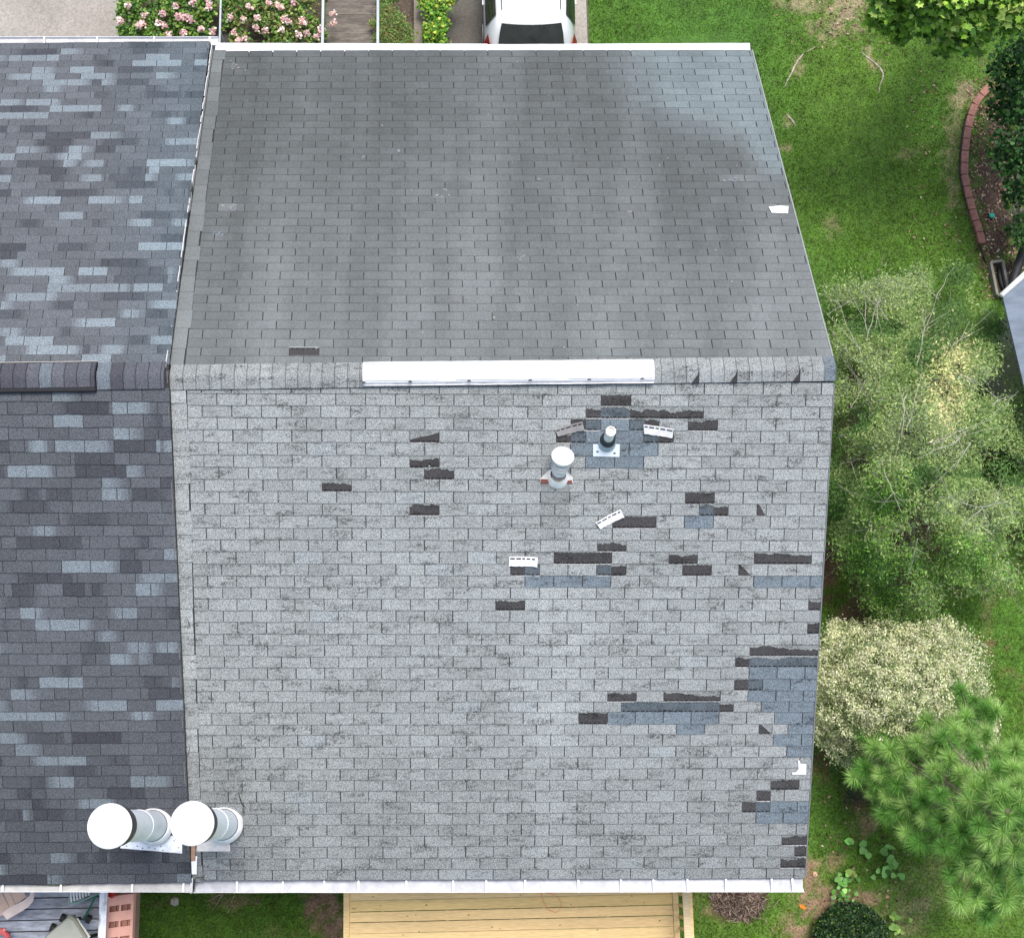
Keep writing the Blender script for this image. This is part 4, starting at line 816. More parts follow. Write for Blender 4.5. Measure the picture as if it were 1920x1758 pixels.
def skin(b, ys_, fs_, col, out=.014, back=0):
    V = []; 
    for y in ys_:
        for f in fs_: V.append(surf(y, f, out) + Vector((0, -back, 0)))
    m = len(fs_); b.add(V, [(i * m + j, i * m + j + 1, (i + 1) * m + j + 1, (i + 1) * m + j) for i in range(len(ys_) - 1) for j in range(m - 1)], col)
# rear window: own sloping pane
b = MB(); zt_, zb_ = NG + 1.63, NG + 1.12; V = []
for v, (yy, zz, hw) in enumerate(((.33, zt_ + .01, .58), (.19, zt_ - .15, .62), (.08, zt_ - .32, .64), (.0, zb_, .65))):
    for k in range(9): f = -1 + k / 4; V.append((cx + f * hw, cy + yy - .03 + .05 * f * f - .0, NG * 0 + zz + .012 - .012 * f * f))
b.add(V, [(i * 9 + j, i * 9 + j + 1, (i + 1) * 9 + j + 1, (i + 1) * 9 + j) for i in range(3) for j in range(8)], (.02, .025, .025)); rwn = b.build('rear_window', M_glass, car, True)
b = MB(); b.beam((cx - .05, cy + .14, NG + 1.50), (cx + .30, cy + .02, NG + 1.22), .012, .01, (.01, .01, .01)); b.build('wiper', M_black, rwn)
for sg in (-1, 1):
    b = MB(); skin(b, [.55, .9, 1.15], [sg * .96, sg * .85, sg * .72, sg * .60], (.02, .028, .022), .02); b.build('side_window', M_glass, car, True)
    b = MB(); skin(b, [1.25, 1.7, 2.15], [sg * .96, sg * .85, sg * .72, sg * .60], (.02, .028, .022), .02); b.build('side_window', M_glass, car, True)
    b = MB(); skin(b, [2.25, 2.6, 3.0], [sg * .96, sg * .85, sg * .72, sg * .62], (.02, .028, .022), .02); b.build('side_window', M_glass, car, True)
    b = MB(); xq = cx + sg * .84; b.add([(xq - sg * .05, cy - .01, NG + 1.16), (xq + sg * .045, cy + .05, NG + 1.02), (xq + sg * .075, cy + .26, NG + 1.08), (xq - sg * .0, cy + .30, NG + 1.34), (xq - sg * .05, cy + .06, NG + 1.2), (xq + sg * .04, cy - .01, NG + .78), (xq + sg * .08, cy + .2, NG + .8)],
        [(0, 1, 2, 3), (1, 5, 6, 2), (0, 3, 4)], (.32, .02, .025)); b.build('tail_light', M_glass, car)
    b = MB(); b.tube([(cx + sg * .57, cy + .62, NG + 1.685), (cx + sg * .585, cy + 1.4, NG + 1.715), (cx + sg * .585, cy + 2.7, NG + 1.67)], .012, 6, (.10, .11, .11)); b.build('roof_rail', M_plain, car)
    b = MB(); b.box((cx + sg * 1.0, cy + 3.05, NG + 1.12), (.17, .10, .13), CW); b.build('side_mirror', M_paint, car, bevel=.03)
    b = MB(); b.box((cx + sg * .925, cy + 1.25, NG + .92), (.03, .16, .03), CW); b.build('door_handle', M_paint, car, bevel=.008)
    for wy in (.85, 3.6):
        b = MB(); b.tube([(cx + sg * .72, cy + wy, NG + .35), (cx + sg * .925, cy + wy, NG + .35)], .32, 28, (.02, .02, .02)); wh = b.build('wheel', M_black, car)
        b = MB(); b.tube([(cx + sg * .915, cy + wy, NG + .35), (cx + sg * .935, cy + wy, NG + .35)], .2, 20, (.5, .5, .5)); b.build('rim', M_galv, wh)
b = MB(); skin(b, [3.05, 3.25, 3.5], [-.62, -.3, 0, .3, .62], (.03, .035, .035), .03); b.build('windscreen', M_glass, car, True)
b = MB(); b.lathe((cx - .02, cy + 1.30, NG + 1.718), [(.035, 0), (.03, .02), (.012, .05), (.004, .07), (0, .07)], 14, (.16, .17, .16)); b.build('antenna', M_plain, car, True)
b = MB(); b.box((cx, cy + .02, NG + .45), (1.6, .16, .24), CW); b.build('bumper', M_paint, car, bevel=.05)

# ------------------------------------------------------------------ vegetation
UNIT = {'rhomb': [(0, 0), (.5, .28), (1, 0), (.5, -.28)], 'thin': [(0, 0), (.35, .10), (1, 0), (.35, -.10)], 'round': [(0, 0), (.3, .42), (.75, .40), (1, 0), (.75, -.40), (.3, -.42)],
        'heart': [(.12, 0), (0, .22), (.10, .42), (.36, .5), (.68, .36), (1, 0), (.68, -.36), (.36, -.5), (.10, -.42), (0, -.22)], 'thin2': [(0, 0), (.4, .17), (1, 0), (.4, -.17)], 'maple': [(0, 0), (.15, .22), (.05, .5), (.42, .34), (.62, .55), (.68, .25), (1, 0), (.68, -.25), (.62, -.55), (.42, -.34), (.05, -.5), (.15, -.22)], 'needle': [(0, .012), (1, 0), (0, -.012)]}
def leaves(name, P, size, cols, shape, mat, parent=None, up=.5, D=None, jit=.25, colw=None, flat=None):
    """one small bent-less leaf face per point; D optional leaf direction"""
    n = len(P); t = np.array(UNIT[shape]); k = len(t)
    d = rng.normal(size=(n, 3)) if D is None else D + rng.normal(size=(n, 3)) * .12
    d[:, 2] *= (1 if D is not None else .45); d /= np.linalg.norm(d, axis=1)[:, None]
    nn = rng.normal(size=(n, 3)) * (1 - up); nn[:, 2] += up * 1.6; s_ = np.cross(nn, d); s_ /= np.linalg.norm(s_, axis=1)[:, None] + 1e-9
    sz = size * (1 + jit * rng.normal(size=n)).clip(.4, 1.8)
    V = P[:, None, :] + (t[None, :, 0:1] * d[:, None, :] + t[None, :, 1:2] * s_[:, None, :]) * sz[:, None, None]
    F_ = np.arange(n * k).reshape(n, k); cols = np.array(cols)
    if colw is None: ci = rng.integers(0, len(cols), n)
    else: ci = colw
    C_ = cols[ci] * (1 + .28 * rng.normal(size=(n, 1))).clip(.45, 1.7)
    return npmesh(name, V.reshape(-1, 3), F_, C_, mat, parent)
def cloud(clusters, per, shell=.5):              # clusters (x,y,z,r[,flat]) -> points near the upper shell of each
    out = []; idx = []
    for ci, c in enumerate(clusters):
        n = int(per * c[3] ** 2); v = rng.normal(size=(n, 3)); v /= np.linalg.norm(v, axis=1)[:, None]; v[:, 2] = np.abs(v[:, 2]) * np.where(rng.random(n) < .85, 1, -1)
        r = c[3] * (shell + (1 - shell) * rng.random(n) ** .6) * (1 + .15 * rng.normal(size=n)); fl = c[4] if len(c) > 4 else .7
        out.append(np.array(c[:3])[None] + v * r[:, None] * np.array([1, 1, fl])[None]); idx.append(np.full(n, ci))
    return np.concatenate(out), np.concatenate(idx)
def W(px, py, up):                               # world point seen at px,py standing "up" above the ground
    p = on_ground(px, py, up); return p
def pxr(p, r): return r * ((CP - p).length * .97) / FPX   # picture radius to metres
def branch(b, a, c, r0, r1, col, wob=.05, n=5, sub=0, depth=0):
    a = Vector(a); c = Vector(c); L = (c - a).length; pts = [a]
    n = n + 2; off = Vector((0, 0, 0))
    for i in range(1, n): t = i / n; off += Vector((random.gauss(0, 1), random.gauss(0, 1), random.gauss(0, .7))) * wob * L * .22; pts.append(a.lerp(c, t) + off * (1 - t) * 1.3)
    pts.append(c); b.tube(pts, [r0 + (r1 - r0) * i / n for i in range(n + 1)], 5 if r0 < .03 else 8, col)
    for _ in range(sub):
        i = random.randint(1, n - 1); q = pts[i]; d = (c - a).normalized() * .6 + Vector((random.gauss(0, .5), random.gauss(0, .5), random.gauss(.1, .3))); 
        branch(b, q, q + d * L * random.uniform(.25, .5), r0 * .5, r1 * .6, col, wob, 4, max(0, sub - 2), depth + 1)

# --- grass: short blades over every visible part of the lawns
def inpoly_px(px, py, poly):
    c = np.zeros(len(px), bool); n = len(poly); j = n - 1
    for i in range(n):
        xi, yi = poly[i]; xj, yj = poly[j]; m = ((yi > py) != (yj > py)) & (px < (xj - xi) * (py - yi) / (yj - yi + 1e-9) + xi); c ^= m; j = i
    return c
NG_ = 420000
gx = rng.uniform(-4, 16.5, NG_); gy = rng.uniform(-9.5, 13.5, NG_); gzv = gz(gx, gy); P_ = np.stack([gx, gy, gzv], 1); ppx, ppy = projn(P_)
lawnE = inpoly_px(ppx, ppy, [(1100, -60), (1980, -60), (1980, 1820), (1240, 1820), (1240, 1640), (1480, 1640), (1520, 900), (1380, 60), (1103, 84)])
lawnS = inpoly_px(ppx, ppy, [(240, 1640), (650, 1640), (650, 1820), (240, 1820)])
gc_, dt = ground_color(gx, gy, gzv); keep = (lawnE | lawnS) & (rng.random(NG_) > dt * 1.02)
P_ = P_[keep]; gcc = gc_[keep]; n = len(P_); D_ = rng.normal(size=(n, 3)) * .75; D_[:, 2] = 1
sz = .075 * rng.uniform(.6, 1.5, n); d = D_ / np.linalg.norm(D_, axis=1)[:, None]; s_ = np.cross(d, rng.normal(size=(n, 3))); s_ /= np.linalg.norm(s_, axis=1)[:, None]
V = np.stack([P_ - s_ * .008, P_ + s_ * .008, P_ + d * sz[:, None]], 1).reshape(-1, 3)
gcol = gcc * np.array([1.95, 1.75, 1.3])[None] * (1 + .40 * rng.normal(size=(n, 1))).clip(.4, 2.2)
dry = rng.random(n) < .05; gcol[dry] = np.array([.26, .20, .10]) * rng.uniform(.6, 1.1, (dry.sum(), 1))
tag(npmesh('grass', V, np.arange(3 * n).reshape(n, 3), gcol, M_leaf), 'short mown green grass covering the side and rear lawns', 'grass', kind='stuff')

# --- dead leaves on the mulch and soil
n = 2600; lx = rng.uniform(1790, 1925, n); ly = rng.uniform(150, 560, n); ok = (lx > 1812 + (ly - 300) * .12 * (ly > 300)); 
L_ = [on_ground(a, c, .02) for a, c in zip(lx[ok], ly[ok])]
n2 = 700; L_ += [on_ground(random.uniform(1700, 1860), random.uniform(130, 470), .03) for _ in range(260)] + [on_ground(random.gauss(1590, 50), random.gauss(40, 30), .03) for _ in range(260)] + [on_ground(random.uniform(1540, 1740), random.uniform(1420, 1740), .03) for _ in range(220)]
L_ = np.array(L_); o = leaves('leaf_litter', L_, .055, [(.38, .24, .15), (.30, .17, .11), (.50, .42, .30), (.22, .12, .08), (.12, .07, .05), (.10, .06, .04)], 'rhomb', M_leaf, up=.75)
tag(o, 'scattered dry brown and cream leaves lying on mulch and lawn', 'leaf litter', kind='stuff')
c_ = W(1385, 1690, .0); v = []
for _ in range(2600):
    a_ = random.uniform(0, 6.283); r_ = math.sqrt(random.random()); q = Vector((c_.x + math.cos(a_) * r_ * .42, c_.y + math.sin(a_) * r_ * .34 + .08, 0)); q.z = float(gz(q.x, q.y)) + .02 + .12 * (1 - r_) * random.random(); v.append(q)
tag(leaves('leaf_pile', np.array(v), .10, [(.20, .14, .11), (.28, .20, .16), (.13, .09, .07), (.36, .27, .21)], 'thin', M_leaf, up=.5), 'brown pile of dead leaves and twigs beside the new deck', 'leaf pile', kind='stuff')
b = MB()
for _ in range(26):
    q = Vector((c_.x + random.gauss(0, .28), c_.y + random.gauss(-.05, .22), 0)); q.z = float(gz(q.x, q.y)) + .10; a_ = random.uniform(0, 3.1); l_ = random.uniform(.1, .3)
    branch(b, q, q + Vector((math.cos(a_) * l_, math.sin(a_) * l_, .02)), .006, .003, (.30, .23, .18), .3, 3)
tag(b.build('twigs', M_bark), 'loose pale twigs on top of the brown leaf pile', 'twigs', kind='stuff')
def stone(px, py, r, col, label, name='stone', cat='stone'):
    q = on_ground(px, py, r * .25); b = MB(); n_ = 9; prof = [(0, -r * .5), (r * .8, -r * .35), (r, 0), (r * .75, r * .4), (0, r * .55)]; b.lathe(q, prof, n_, col)
    b.v = [(x + random.uniform(-.15, .15) * r, y + random.uniform(-.15, .15) * r, z) for x, y, z in b.v]; tag(b.build(name, M_stone, smooth=True), label, cat)
stone(328, 1689, .075, (.55, .47, .38), 'pale round stone in the rear lawn below the left gutter')
stone(1528, 1638, .05, (.62, .40, .25), 'small orange-tan stone by the lower right roof corner')
stone(1664, 1681, .035, (.5, .3, .2), 'small tan stone on the lawn right of the weedy vine')
b = MB(); q = on_ground(1505, 1699, .03); b.add([q + Vector(v_) for v_ in ((-.06, .03, 0), (0, .04, .015), (.06, -.02, .01), (.03, -.05, 0), (-.04, -.02, .01))], [(0, 1, 2, 3, 4)], (.75, .25, .02)); tag(b.build('fallen_leaf', M_leaf), 'single bright orange fallen leaf on bare soil', 'leaf')
b = MB()
for (p0_, p1_) in (((440, 1678), (424, 1702)), ((415, 1676), (384, 1692)), ((418, 1674), (398, 1706))):
    branch(b, on_ground(*p0_, .06), on_ground(*p1_, .03), .011, .004, (.36, .29, .2), .1, 4)
tag(b.build('fallen_branch', M_bark), 'pale forked dead branch below the rear gutter', 'branch')

# --- brick edging curve, drain box, teal disc, third house
edge = [(1857, 161), (1842, 176), (1829, 193), (1822, 213), (1816, 238), (1813, 258), (1810, 285), (1809, 308), (1809, 330), (1814, 352), (1820, 378), (1827, 403), (1836, 430), (1843, 456)]
bt_ = thing('brick_edging', on_ground(1815, 300), 'curved reddish brick edging between lawn and mulch bed', 'edging')
def spl(pts, n): 
    P = [Vector((x, y, 0)) for x, y in pts]; cum = [0]
    for i in range(1, len(P)): cum.append(cum[-1] + (P[i] - P[i - 1]).length)
    out = []
    for j in range(n + 1):
        t = cum[-1] * j / n; i = max(k for k in range(len(P)) if cum[k] <= t + 1e-6); i = min(i, len(P) - 2); u = (t - cum[i]) / (cum[i + 1] - cum[i]); out.append(P[i].lerp(P[i + 1], u))
    return out
ep = spl(edge, 14)
for i in range(14):
    a_ = on_ground(ep[i].x, ep[i].y, .10); c_ = on_ground(ep[i + 1].x, ep[i + 1].y, .10); u_ = (c_ - a_).normalized() * .009; b = MB(); j = random.uniform(.9, 1.1)
    b.beam(a_ + u_ - Vector((0, 0, .06)), c_ - u_ * .3 - Vector((0, 0, .06)), .145, .13, (.27 * j, .125 * j, .095 * j)); b.build('brick', M_stone, bt_, bevel=.012)
b = MB(); pts = [on_ground(x_, y_, .05) for x_, y_ in ((1848, 448), (1846, 470), (1848, 488))] ; b.tube([on_ground(x_ - 9 + (2 if y_ > 400 else 0), y_, .04) for x_, y_ in edge[3:]] + [on_ground(1848, 492, .04)], .018, 6, (.015, .015, .015)); tag(b.build('edging_strip', M_black, smooth=True), 'thin black plastic strip along the lawn side of the brick edging', 'edging strip')
q = on_ground(1859.5, 405, .05); b = MB(); b.lathe(q, [(0, 0), (.055, 0), (.058, .02), (.05, .035), (0, .04)], 24, (.02, .30, .24)); tag(b.build('valve_cover', M_plain, smooth=True), 'small round teal cap in the mulch bed', 'valve cover')
cors = [on_ground(x_, y_, .08) for x_, y_ in ((1856, 494), (1878, 491), (1890, 552), (1868, 555))]
t = thing('splash_box', cors[0], 'narrow concrete drain box with a black pipe inside', 'drain box'); b = MB()
for i in range(4): b.beam(cors[i], cors[(i + 1) % 4], .05, .16, (.24, .22, .18))
b.build('rim', M_concrete, t); b = MB(); b.prism([c - Vector((0, 0, .10)) for c in cors], .03, (.10, .085, .06)); b.build('tray', M_concrete, t)
b = MB(); b.tube([on_ground(x_, y_, .06) for x_, y_ in ((1873, 500), (1874, 515), (1877, 530), (1883, 546), (1890, 552))], .045, 10, (.012, .012, .014)); b.build('drain_pipe', M_black, t, True)
h3z = -7.6
def hz(x_, y_, z=h3z): return at_z(x_, y_, z)
t = thing('outbuilding', hz(1900, 640, -9.5), 'neighbouring building with plain blue-grey roof at the right picture edge', 'building')
A_, B_, C3, D3 = hz(1879, 561), hz(2005, 446), hz(2035, 600, h3z + .5), hz(1936, 800, h3z + .2)
b = MB(); b.prism([A_, D3, C3 + (D3 - A_) * .3 + Vector((1, 0, 0)), B_], .05, (.155, .19, .235)); b.build('roof', vmat('flat_roofing', .8, .16, 3, (1, 3, 1), amt2=.1, scale2=40), t)
b = MB(); b.tube([A_ + Vector((-.02, .05, .03)), B_ + Vector((-.02, .05, .03))], .05, 10, (.8, .8, .77)); b.build('gutter', M_white, t, True)
b = MB(); PW = [A_ + Vector((.85, -.25, -.02)), D3 + Vector((.95, 0, -.02)), C3 + (D3 - A_) * .3 + Vector((.8, 0, -.2)), B_ + Vector((0, -.25, -.02))]
b.add(PW + [Vector((p.x, p.y, float(gz(p.x, p.y)) - .1)) for p in PW], [(0, 1, 5, 4), (1, 2, 6, 5), (2, 3, 7, 6), (3, 0, 4, 7)], (.35, .33, .30)); b.build('wall', M_siding, t)
b = MB(); b.tube([on_ground(x_, y_, .5) for x_, y_ in ((1922, 462), (1912, 490), (1902, 520), (1896, 548))], .09, 12, (.012, .012, .014)); tag(b.build('drain_hose', M_black, smooth=True), 'thick black corrugated drain hose beside the blue-grey roof', 'hose')

# --- flowering shrubs in front of the house
PINK = [(.78, .42, .45), (.84, .58, .55), (.84, .72, .62), (.66, .34, .38), (.86, .80, .74)]
def bush(name, blobs, per, size, cols, shape, label, cat, up_h=.9, flowers=None, group=None, stemcol=(.12, .09, .06), upb=.4, pale=None, shell=.35):
    cl = []
    for (x_, y_, r_, *h) in blobs:
        p = W(x_, y_, h[0] if h else up_h); cl.append((p.x, p.y, p.z, pxr(p, r_)))
    P, idx = cloud(cl, per, shell); g = P[:, 2] > gz(P[:, 0], P[:, 1]) + .02; P = P[g]
    c0 = np.mean([c[:3] for c in cl], axis=0); base = Vector((c0[0], c0[1], float(gz(c0[0], c0[1])))); t = thing(name, base, label, cat, group)
    leaves('foliage', P, size, cols, shape, M_leaf, t, upb)
    b = MB()
    for c in cl: branch(b, (base.x + random.gauss(0, .08), base.y + random.gauss(0, .08), base.z), (c[0], c[1], c[2]), .018, .006, stemcol, .12, 5, 2)
    b.build('stem', M_bark, t)
    if flowers:
        Fp, r_, fc = flowers
        for (x_, y_) in Fp:
            p = W(x_, y_, (up_h + .25)); m_ = random.randint(38, 56); v = rng.uniform(-1, 1, (m_, 3)) * r_ * .62; leaves('flower_cluster', np.array(p)[None] + v, .042, fc, 'round', M_leaf, t, .5)
    return t
GR1 = [(.07, .17, .03), (.12, .26, .04), (.20, .36, .06), (.04, .10, .02), (.30, .42, .09)]
bl = [(245, 20, 26), (280, 45, 30), (320, 15, 30), (350, 50, 30), (385, 22, 24), (262, -15, 30), (340, -20, 34), (395, -15, 20), (300, 70, 26), (240, 62, 18), (385, 66, 18)]
bush('flowering_shrub', bl, 5200, .06, GR1, 'round', 'pink flowering shrub left of the grey metal railing', 'shrub', .8, ([(304, 26), (317, 66), (349, 32), (358, 38), (333, 30), (338, 34), (270, 28), (261, 48), (267, 44), (391, 14), (376, 54), (400, 60), (344, 62), (240, 10), (329, 12), (392, 6), (226, 40), (298, 44), (308, 48), (362, 4)], .075, PINK), 'pink flowering shrubs')
bl = [(440, 40, 24), (475, 15, 28), (510, 45, 30), (545, 15, 30), (575, 50, 26), (450, 78, 24), (530, 80, 30), (585, 85, 20), (430, 5, 22), (500, -18, 30), (580, 0, 18), (603, 62, 12)]
bush('flowering_shrub', bl, 4600, .055, GR1 + [(.30, .33, .10), (.25, .22, .09)], 'round', 'pink flowering shrub between the grey railing and the timber steps', 'shrub', .8, ([(432, 32), (457, 36), (482, 33), (466, 12), (438, 62), (460, 72), (448, 74), (498, 58), (520, 10), (527, 14), (533, 36), (541, 40), (566, 38), (570, 44), (576, 62), (560, 66), (528, 56), (603, 54), (594, 68), (550, 5), (480, 52), (505, 6), (624, 26), (625, 44)], .07, PINK + [(.75, .6, .45)]), 'pink flowering shrubs')
bush('feathery_shrub', [(735, 45, 26), (725, 25, 18), (750, 62, 24), (722, 72, 22), (760, 80, 18), (745, 90, 20), (700, 45, 8)], 26000, .07, [(.16, .28, .06), (.25, .36, .10), (.14, .32, .06), (.30, .18, .09)], 'thin', 'feathery pale green shrub right of the timber steps', 'shrub', .8)
bush('boxwood_shrub', [(722, 4, 16), (735, -10, 20)], 7000, .04, GR1[:3], 'round', 'small green shrub cut by the top edge above the feathery shrub', 'shrub', .6)
bush('leafy_shrub', [(818, 20, 26), (825, 50, 20), (800, 5, 18), (812, 68, 24), (825, 85, 18), (840, -5, 20)], 6500, .055, [(.14, .34, .04), (.24, .48, .05), (.07, .18, .03), (.50, .56, .08)], 'round', 'bright yellow-green leafy shrub left of the driveway', 'shrub', .7)

# --- maple top right
def tree(name, blobs, trunk_px, per, size, cols, shape, label, cat, trunk_r=.12, upb=.45, hshift=0, shell=.45, bcol=(.16, .13, .11), mat=None, nbr=2, wts=None):
    cl = []
    for (x_, y_, r_, h) in blobs: p = W(x_, y_, h); cl.append((p.x, p.y, p.z, pxr(p, r_), .6))
    P, idx = cloud(cl, per, shell); g = P[:, 2] > gz(P[:, 0], P[:, 1]) + .03; P = P[g]
    base = on_ground(*trunk_px); t = thing(name, base, label, cat); leaves('crown', P, size, cols, shape, mat or M_leaf, t, upb)
    b = MB(); top = Vector(np.mean([c[:3] for c in cl], axis=0)); fork = base.lerp(Vector((top.x, top.y, top.z)), .45)
    branch(b, base, fork, trunk_r, trunk_r * .7, bcol, .05, 6)
    for c in cl: branch(b, fork.lerp(top, random.uniform(-.3, .6)), (c[0], c[1], c[2] - .05), trunk_r * .3, .01, bcol, .05, 6, 0)
    b.build('trunk', M_bark, t); return t
MAP = [(.24, .44, .05), (.34, .56, .07), (.17, .34, .04), (.08, .19, .03), (.52, .68, .16), (.28, .42, .10)]
bl = [(1660, 5, 34, 4.6), (1700, 25, 34, 4.4), (1740, 10, 40, 4.8), (1650, 45, 24, 4.2), (1690, 60, 22, 4), (1760, 50, 36, 4.4), (1800, 20, 44, 5), (1800, 75, 24, 4.2), (1830, 50, 34, 4.6), (1770, 95, 12, 3.9), (1826, 92, 14, 3.9), (1860, 20, 40, 5), (1890, 40, 30, 4.8), (1915, 10, 40, 5), (1900, -40, 70, 5.4), (1780, -60, 80, 5.6), (1660, -50, 50, 5), (1980, 0, 60, 5), (1645, 20, 20, 4.3), (1680, 75, 10, 3.8)]
tree('maple_tree', bl, (1900, -120), 2600, .115, MAP, 'maple', 'bright green maple tree hanging into the top right corner', 'tree', .17, .5)
DK = [(.026, .085, .020), (.040, .12, .025), (.018, .055, .015), (.06, .17, .03)]
bl = [(1900, 110, 40, 2.2), (1890, 160, 36, 2.2), (1880, 210, 30, 2), (1905, 250, 44, 2.4), (1885, 300, 34, 2), (1915, 330, 40, 2.2), (1900, 370, 24, 1.8), (1940, 180, 50, 2.6), (1950, 300, 50, 2.6), (1865, 130, 16, 1.8), (1960, 100, 60, 2.8)]
tree('evergreen_tree', bl, (1945, 240), 2100, .075, DK, 'round', 'dark green dense evergreen over the mulch bed', 'tree', .1, .4)
bl = [(1905, 435, 20, .8), (1925, 450, 24, 1), (1912, 410, 12, .8)]
bush('dark_shrub', [(x_, y_, r_, h) for x_, y_, r_, h in bl], 5000, .05, DK + [(.07, .15, .04)], 'round', 'small dark shrub behind the grey bare branches at the right edge', 'shrub', .8)
t = thing('bare_shrub', on_ground(1905, 430), 'leafless grey branching shrub at the right edge of the mulch bed', 'shrub'); b = MB(); q = on_ground(1904, 425)
for (x_, y_) in ((1896, 395), (1903, 365), (1912, 345), (1920, 350), (1925, 372), (1928, 395), (1898, 380), (1916, 362)): branch(b, q, on_ground(x_, y_, 1.0), .022, .008, (.30, .26, .22), .18, 6, 3)
b.build('trunk', M_bark, t)

def Wn(px, py, up):
    d = np.stack([(px - 960) / FPX, (879 - py) / FPX, -np.ones(len(px))], 1) @ M3n.T; z = np.full(len(px), -9.)
    for _ in range(8):
        t_ = (z + up - CPn[2]) / d[:, 2]; P = CPn[None] + d * t_[:, None]; z = gz(P[:, 0], P[:, 1])
    return P
def fill(outline, n, height, thick, gap_scale, gap_lo, seed=1, soft=14):
    # points spread through the whole crown volume, thinned where the crown is open
    o_ = np.array(outline); px = rng.uniform(o_[:, 0].min() - 10, o_[:, 0].max() + 10, n); py = rng.uniform(o_[:, 1].min() - 10, o_[:, 1].max() + 10, n)
    jx = px + rng.normal(size=n) * soft; jy = py + rng.normal(size=n) * soft; k = inpoly_px(jx, jy, outline); px, py = px[k], py[k]
    g_ = .5 * vnoise(px, py, gap_scale, seed) + .3 * vnoise(px, py, gap_scale * 2.3, seed + 1) + .2 * vnoise(px, py, gap_scale * 6, seed + 2)
    k = rng.random(len(px)) < np.clip((g_ - gap_lo) * 4, 0.05, 1); px, py, g_ = px[k], py[k], g_[k]
    up = height(px, py) * (1 - thick * rng.random(len(px)) ** 1.5) + (g_ - .5) * .9
    return Wn(px, py, np.maximum(up, .15))
# --- broad loose tree right of the gable (fine olive leaves, bare pale twigs)
OL = [(.20, .32, .085), (.28, .39, .11), (.12, .23, .055), (.37, .45, .18), (.22, .31, .16), (.08, .17, .035)]
cl = []; bl = []
rr = random.Random(5)
outline = [(1545, 540), (1620, 520), (1700, 505), (1780, 520), (1800, 500), (1830, 560), (1870, 620), (1925, 700), (1990, 800), (1990, 1000), (1925, 1075), (1860, 1105), (1800, 1120), (1750, 1165), (1690, 1170), (1610, 1110), (1590, 1060), (1560, 1010), (1540, 930), (1560, 800), (1560, 680)]
def inp(x, y, poly):
    c = False; j = len(poly) - 1
    for i in range(len(poly)):
        if (poly[i][1] > y) != (poly[j][1] > y) and x < (poly[j][0] - poly[i][0]) * (y - poly[i][1]) / (poly[j][1] - poly[i][1]) + poly[i][0]: c = not c
        j = i
    return c
while len(bl) < 120:
    x_, y_ = rr.uniform(1500, 1990), rr.uniform(490, 1180)
    if not inp(x_, y_, outline): continue
    cx_, cy_ = 1745, 830; d_ = math.hypot((x_ - cx_) / 230, (y_ - cy_) / 340)
    if y_ < 560 and rr.random() < .2: continue
    bl.append((x_, y_, rr.uniform(14, 32), 1.0 + 3.9 * max(0, 1 - d_ * d_) + rr.uniform(-.5, .5)))
t = thing('willow_oak', on_ground(1740, 850), 'large loose olive-green tree with pale bare twigs right of the roof', 'tree')
for (x_, y_, r_, h) in bl: p = W(x_, y_, h); cl.append((p.x, p.y, p.z, pxr(p, r_), .7))
P, idx = cloud(cl, 13000, .1); P = P + rng.normal(size=P.shape) * np.array([.10, .10, .05])
hO = lambda x, y: 1.0 + 3.7 * np.clip(1 - ((x - 1745) / 230) ** 2 - ((y - 830) / 340) ** 2, 0, 1)
P = np.concatenate([P, fill(outline, 185000, hO, .85, .022, .35, 41)])
d3 = rng.normal(size=P.shape)
ppx, ppy = projn(P); tone = vnoise(ppx, ppy, .018, 21); low = P[:, 2] < -6.8
ci = np.where(tone > .62, rng.choice([1, 3, 4], len(P)), np.where(tone < .35, rng.choice([2, 5], len(P)), rng.choice([0, 1, 2, 3], len(P))))
yel = np.exp(-(((ppx - 1775) / 34) ** 2 + ((ppy - 735) / 70) ** 2)) + .7 * np.exp(-(((ppx - 1800) / 30) ** 2 + ((ppy - 665) / 25) ** 2))
grn = np.exp(-(((ppx - 1660) / 40) ** 2 + ((ppy - 940) / 60) ** 2)) + (ppy > 1000) * .5
COLS = OL + [(.72, .68, .32), (.15, .34, .045), (.21, .42, .05)]
ci = np.where(rng.random(len(P)) < yel * .75, 6, ci); ci = np.where(rng.random(len(P)) < grn * .7, rng.choice([7, 8], len(P)), ci)
leaves('crown', P, .053, COLS, 'thin2', M_leaf, t, .55, colw=ci)
b = MB(); base = on_ground(1740, 850); top = W(1745, 820, 3.0); branch(b, base, top, .12, .07, (.3, .27, .23), .05, 6)
for k in range(46):
    c = cl[rr.randrange(len(cl))]; e_ = Vector((c[0], c[1], c[2] - .15)); s0_ = base.lerp(top, rr.uniform(.25, .85)); branch(b, s0_, e_, .017, .005, (.16, .15, .11), .05, 7, 2)
b.build('trunk', M_bark, t)
b = MB()
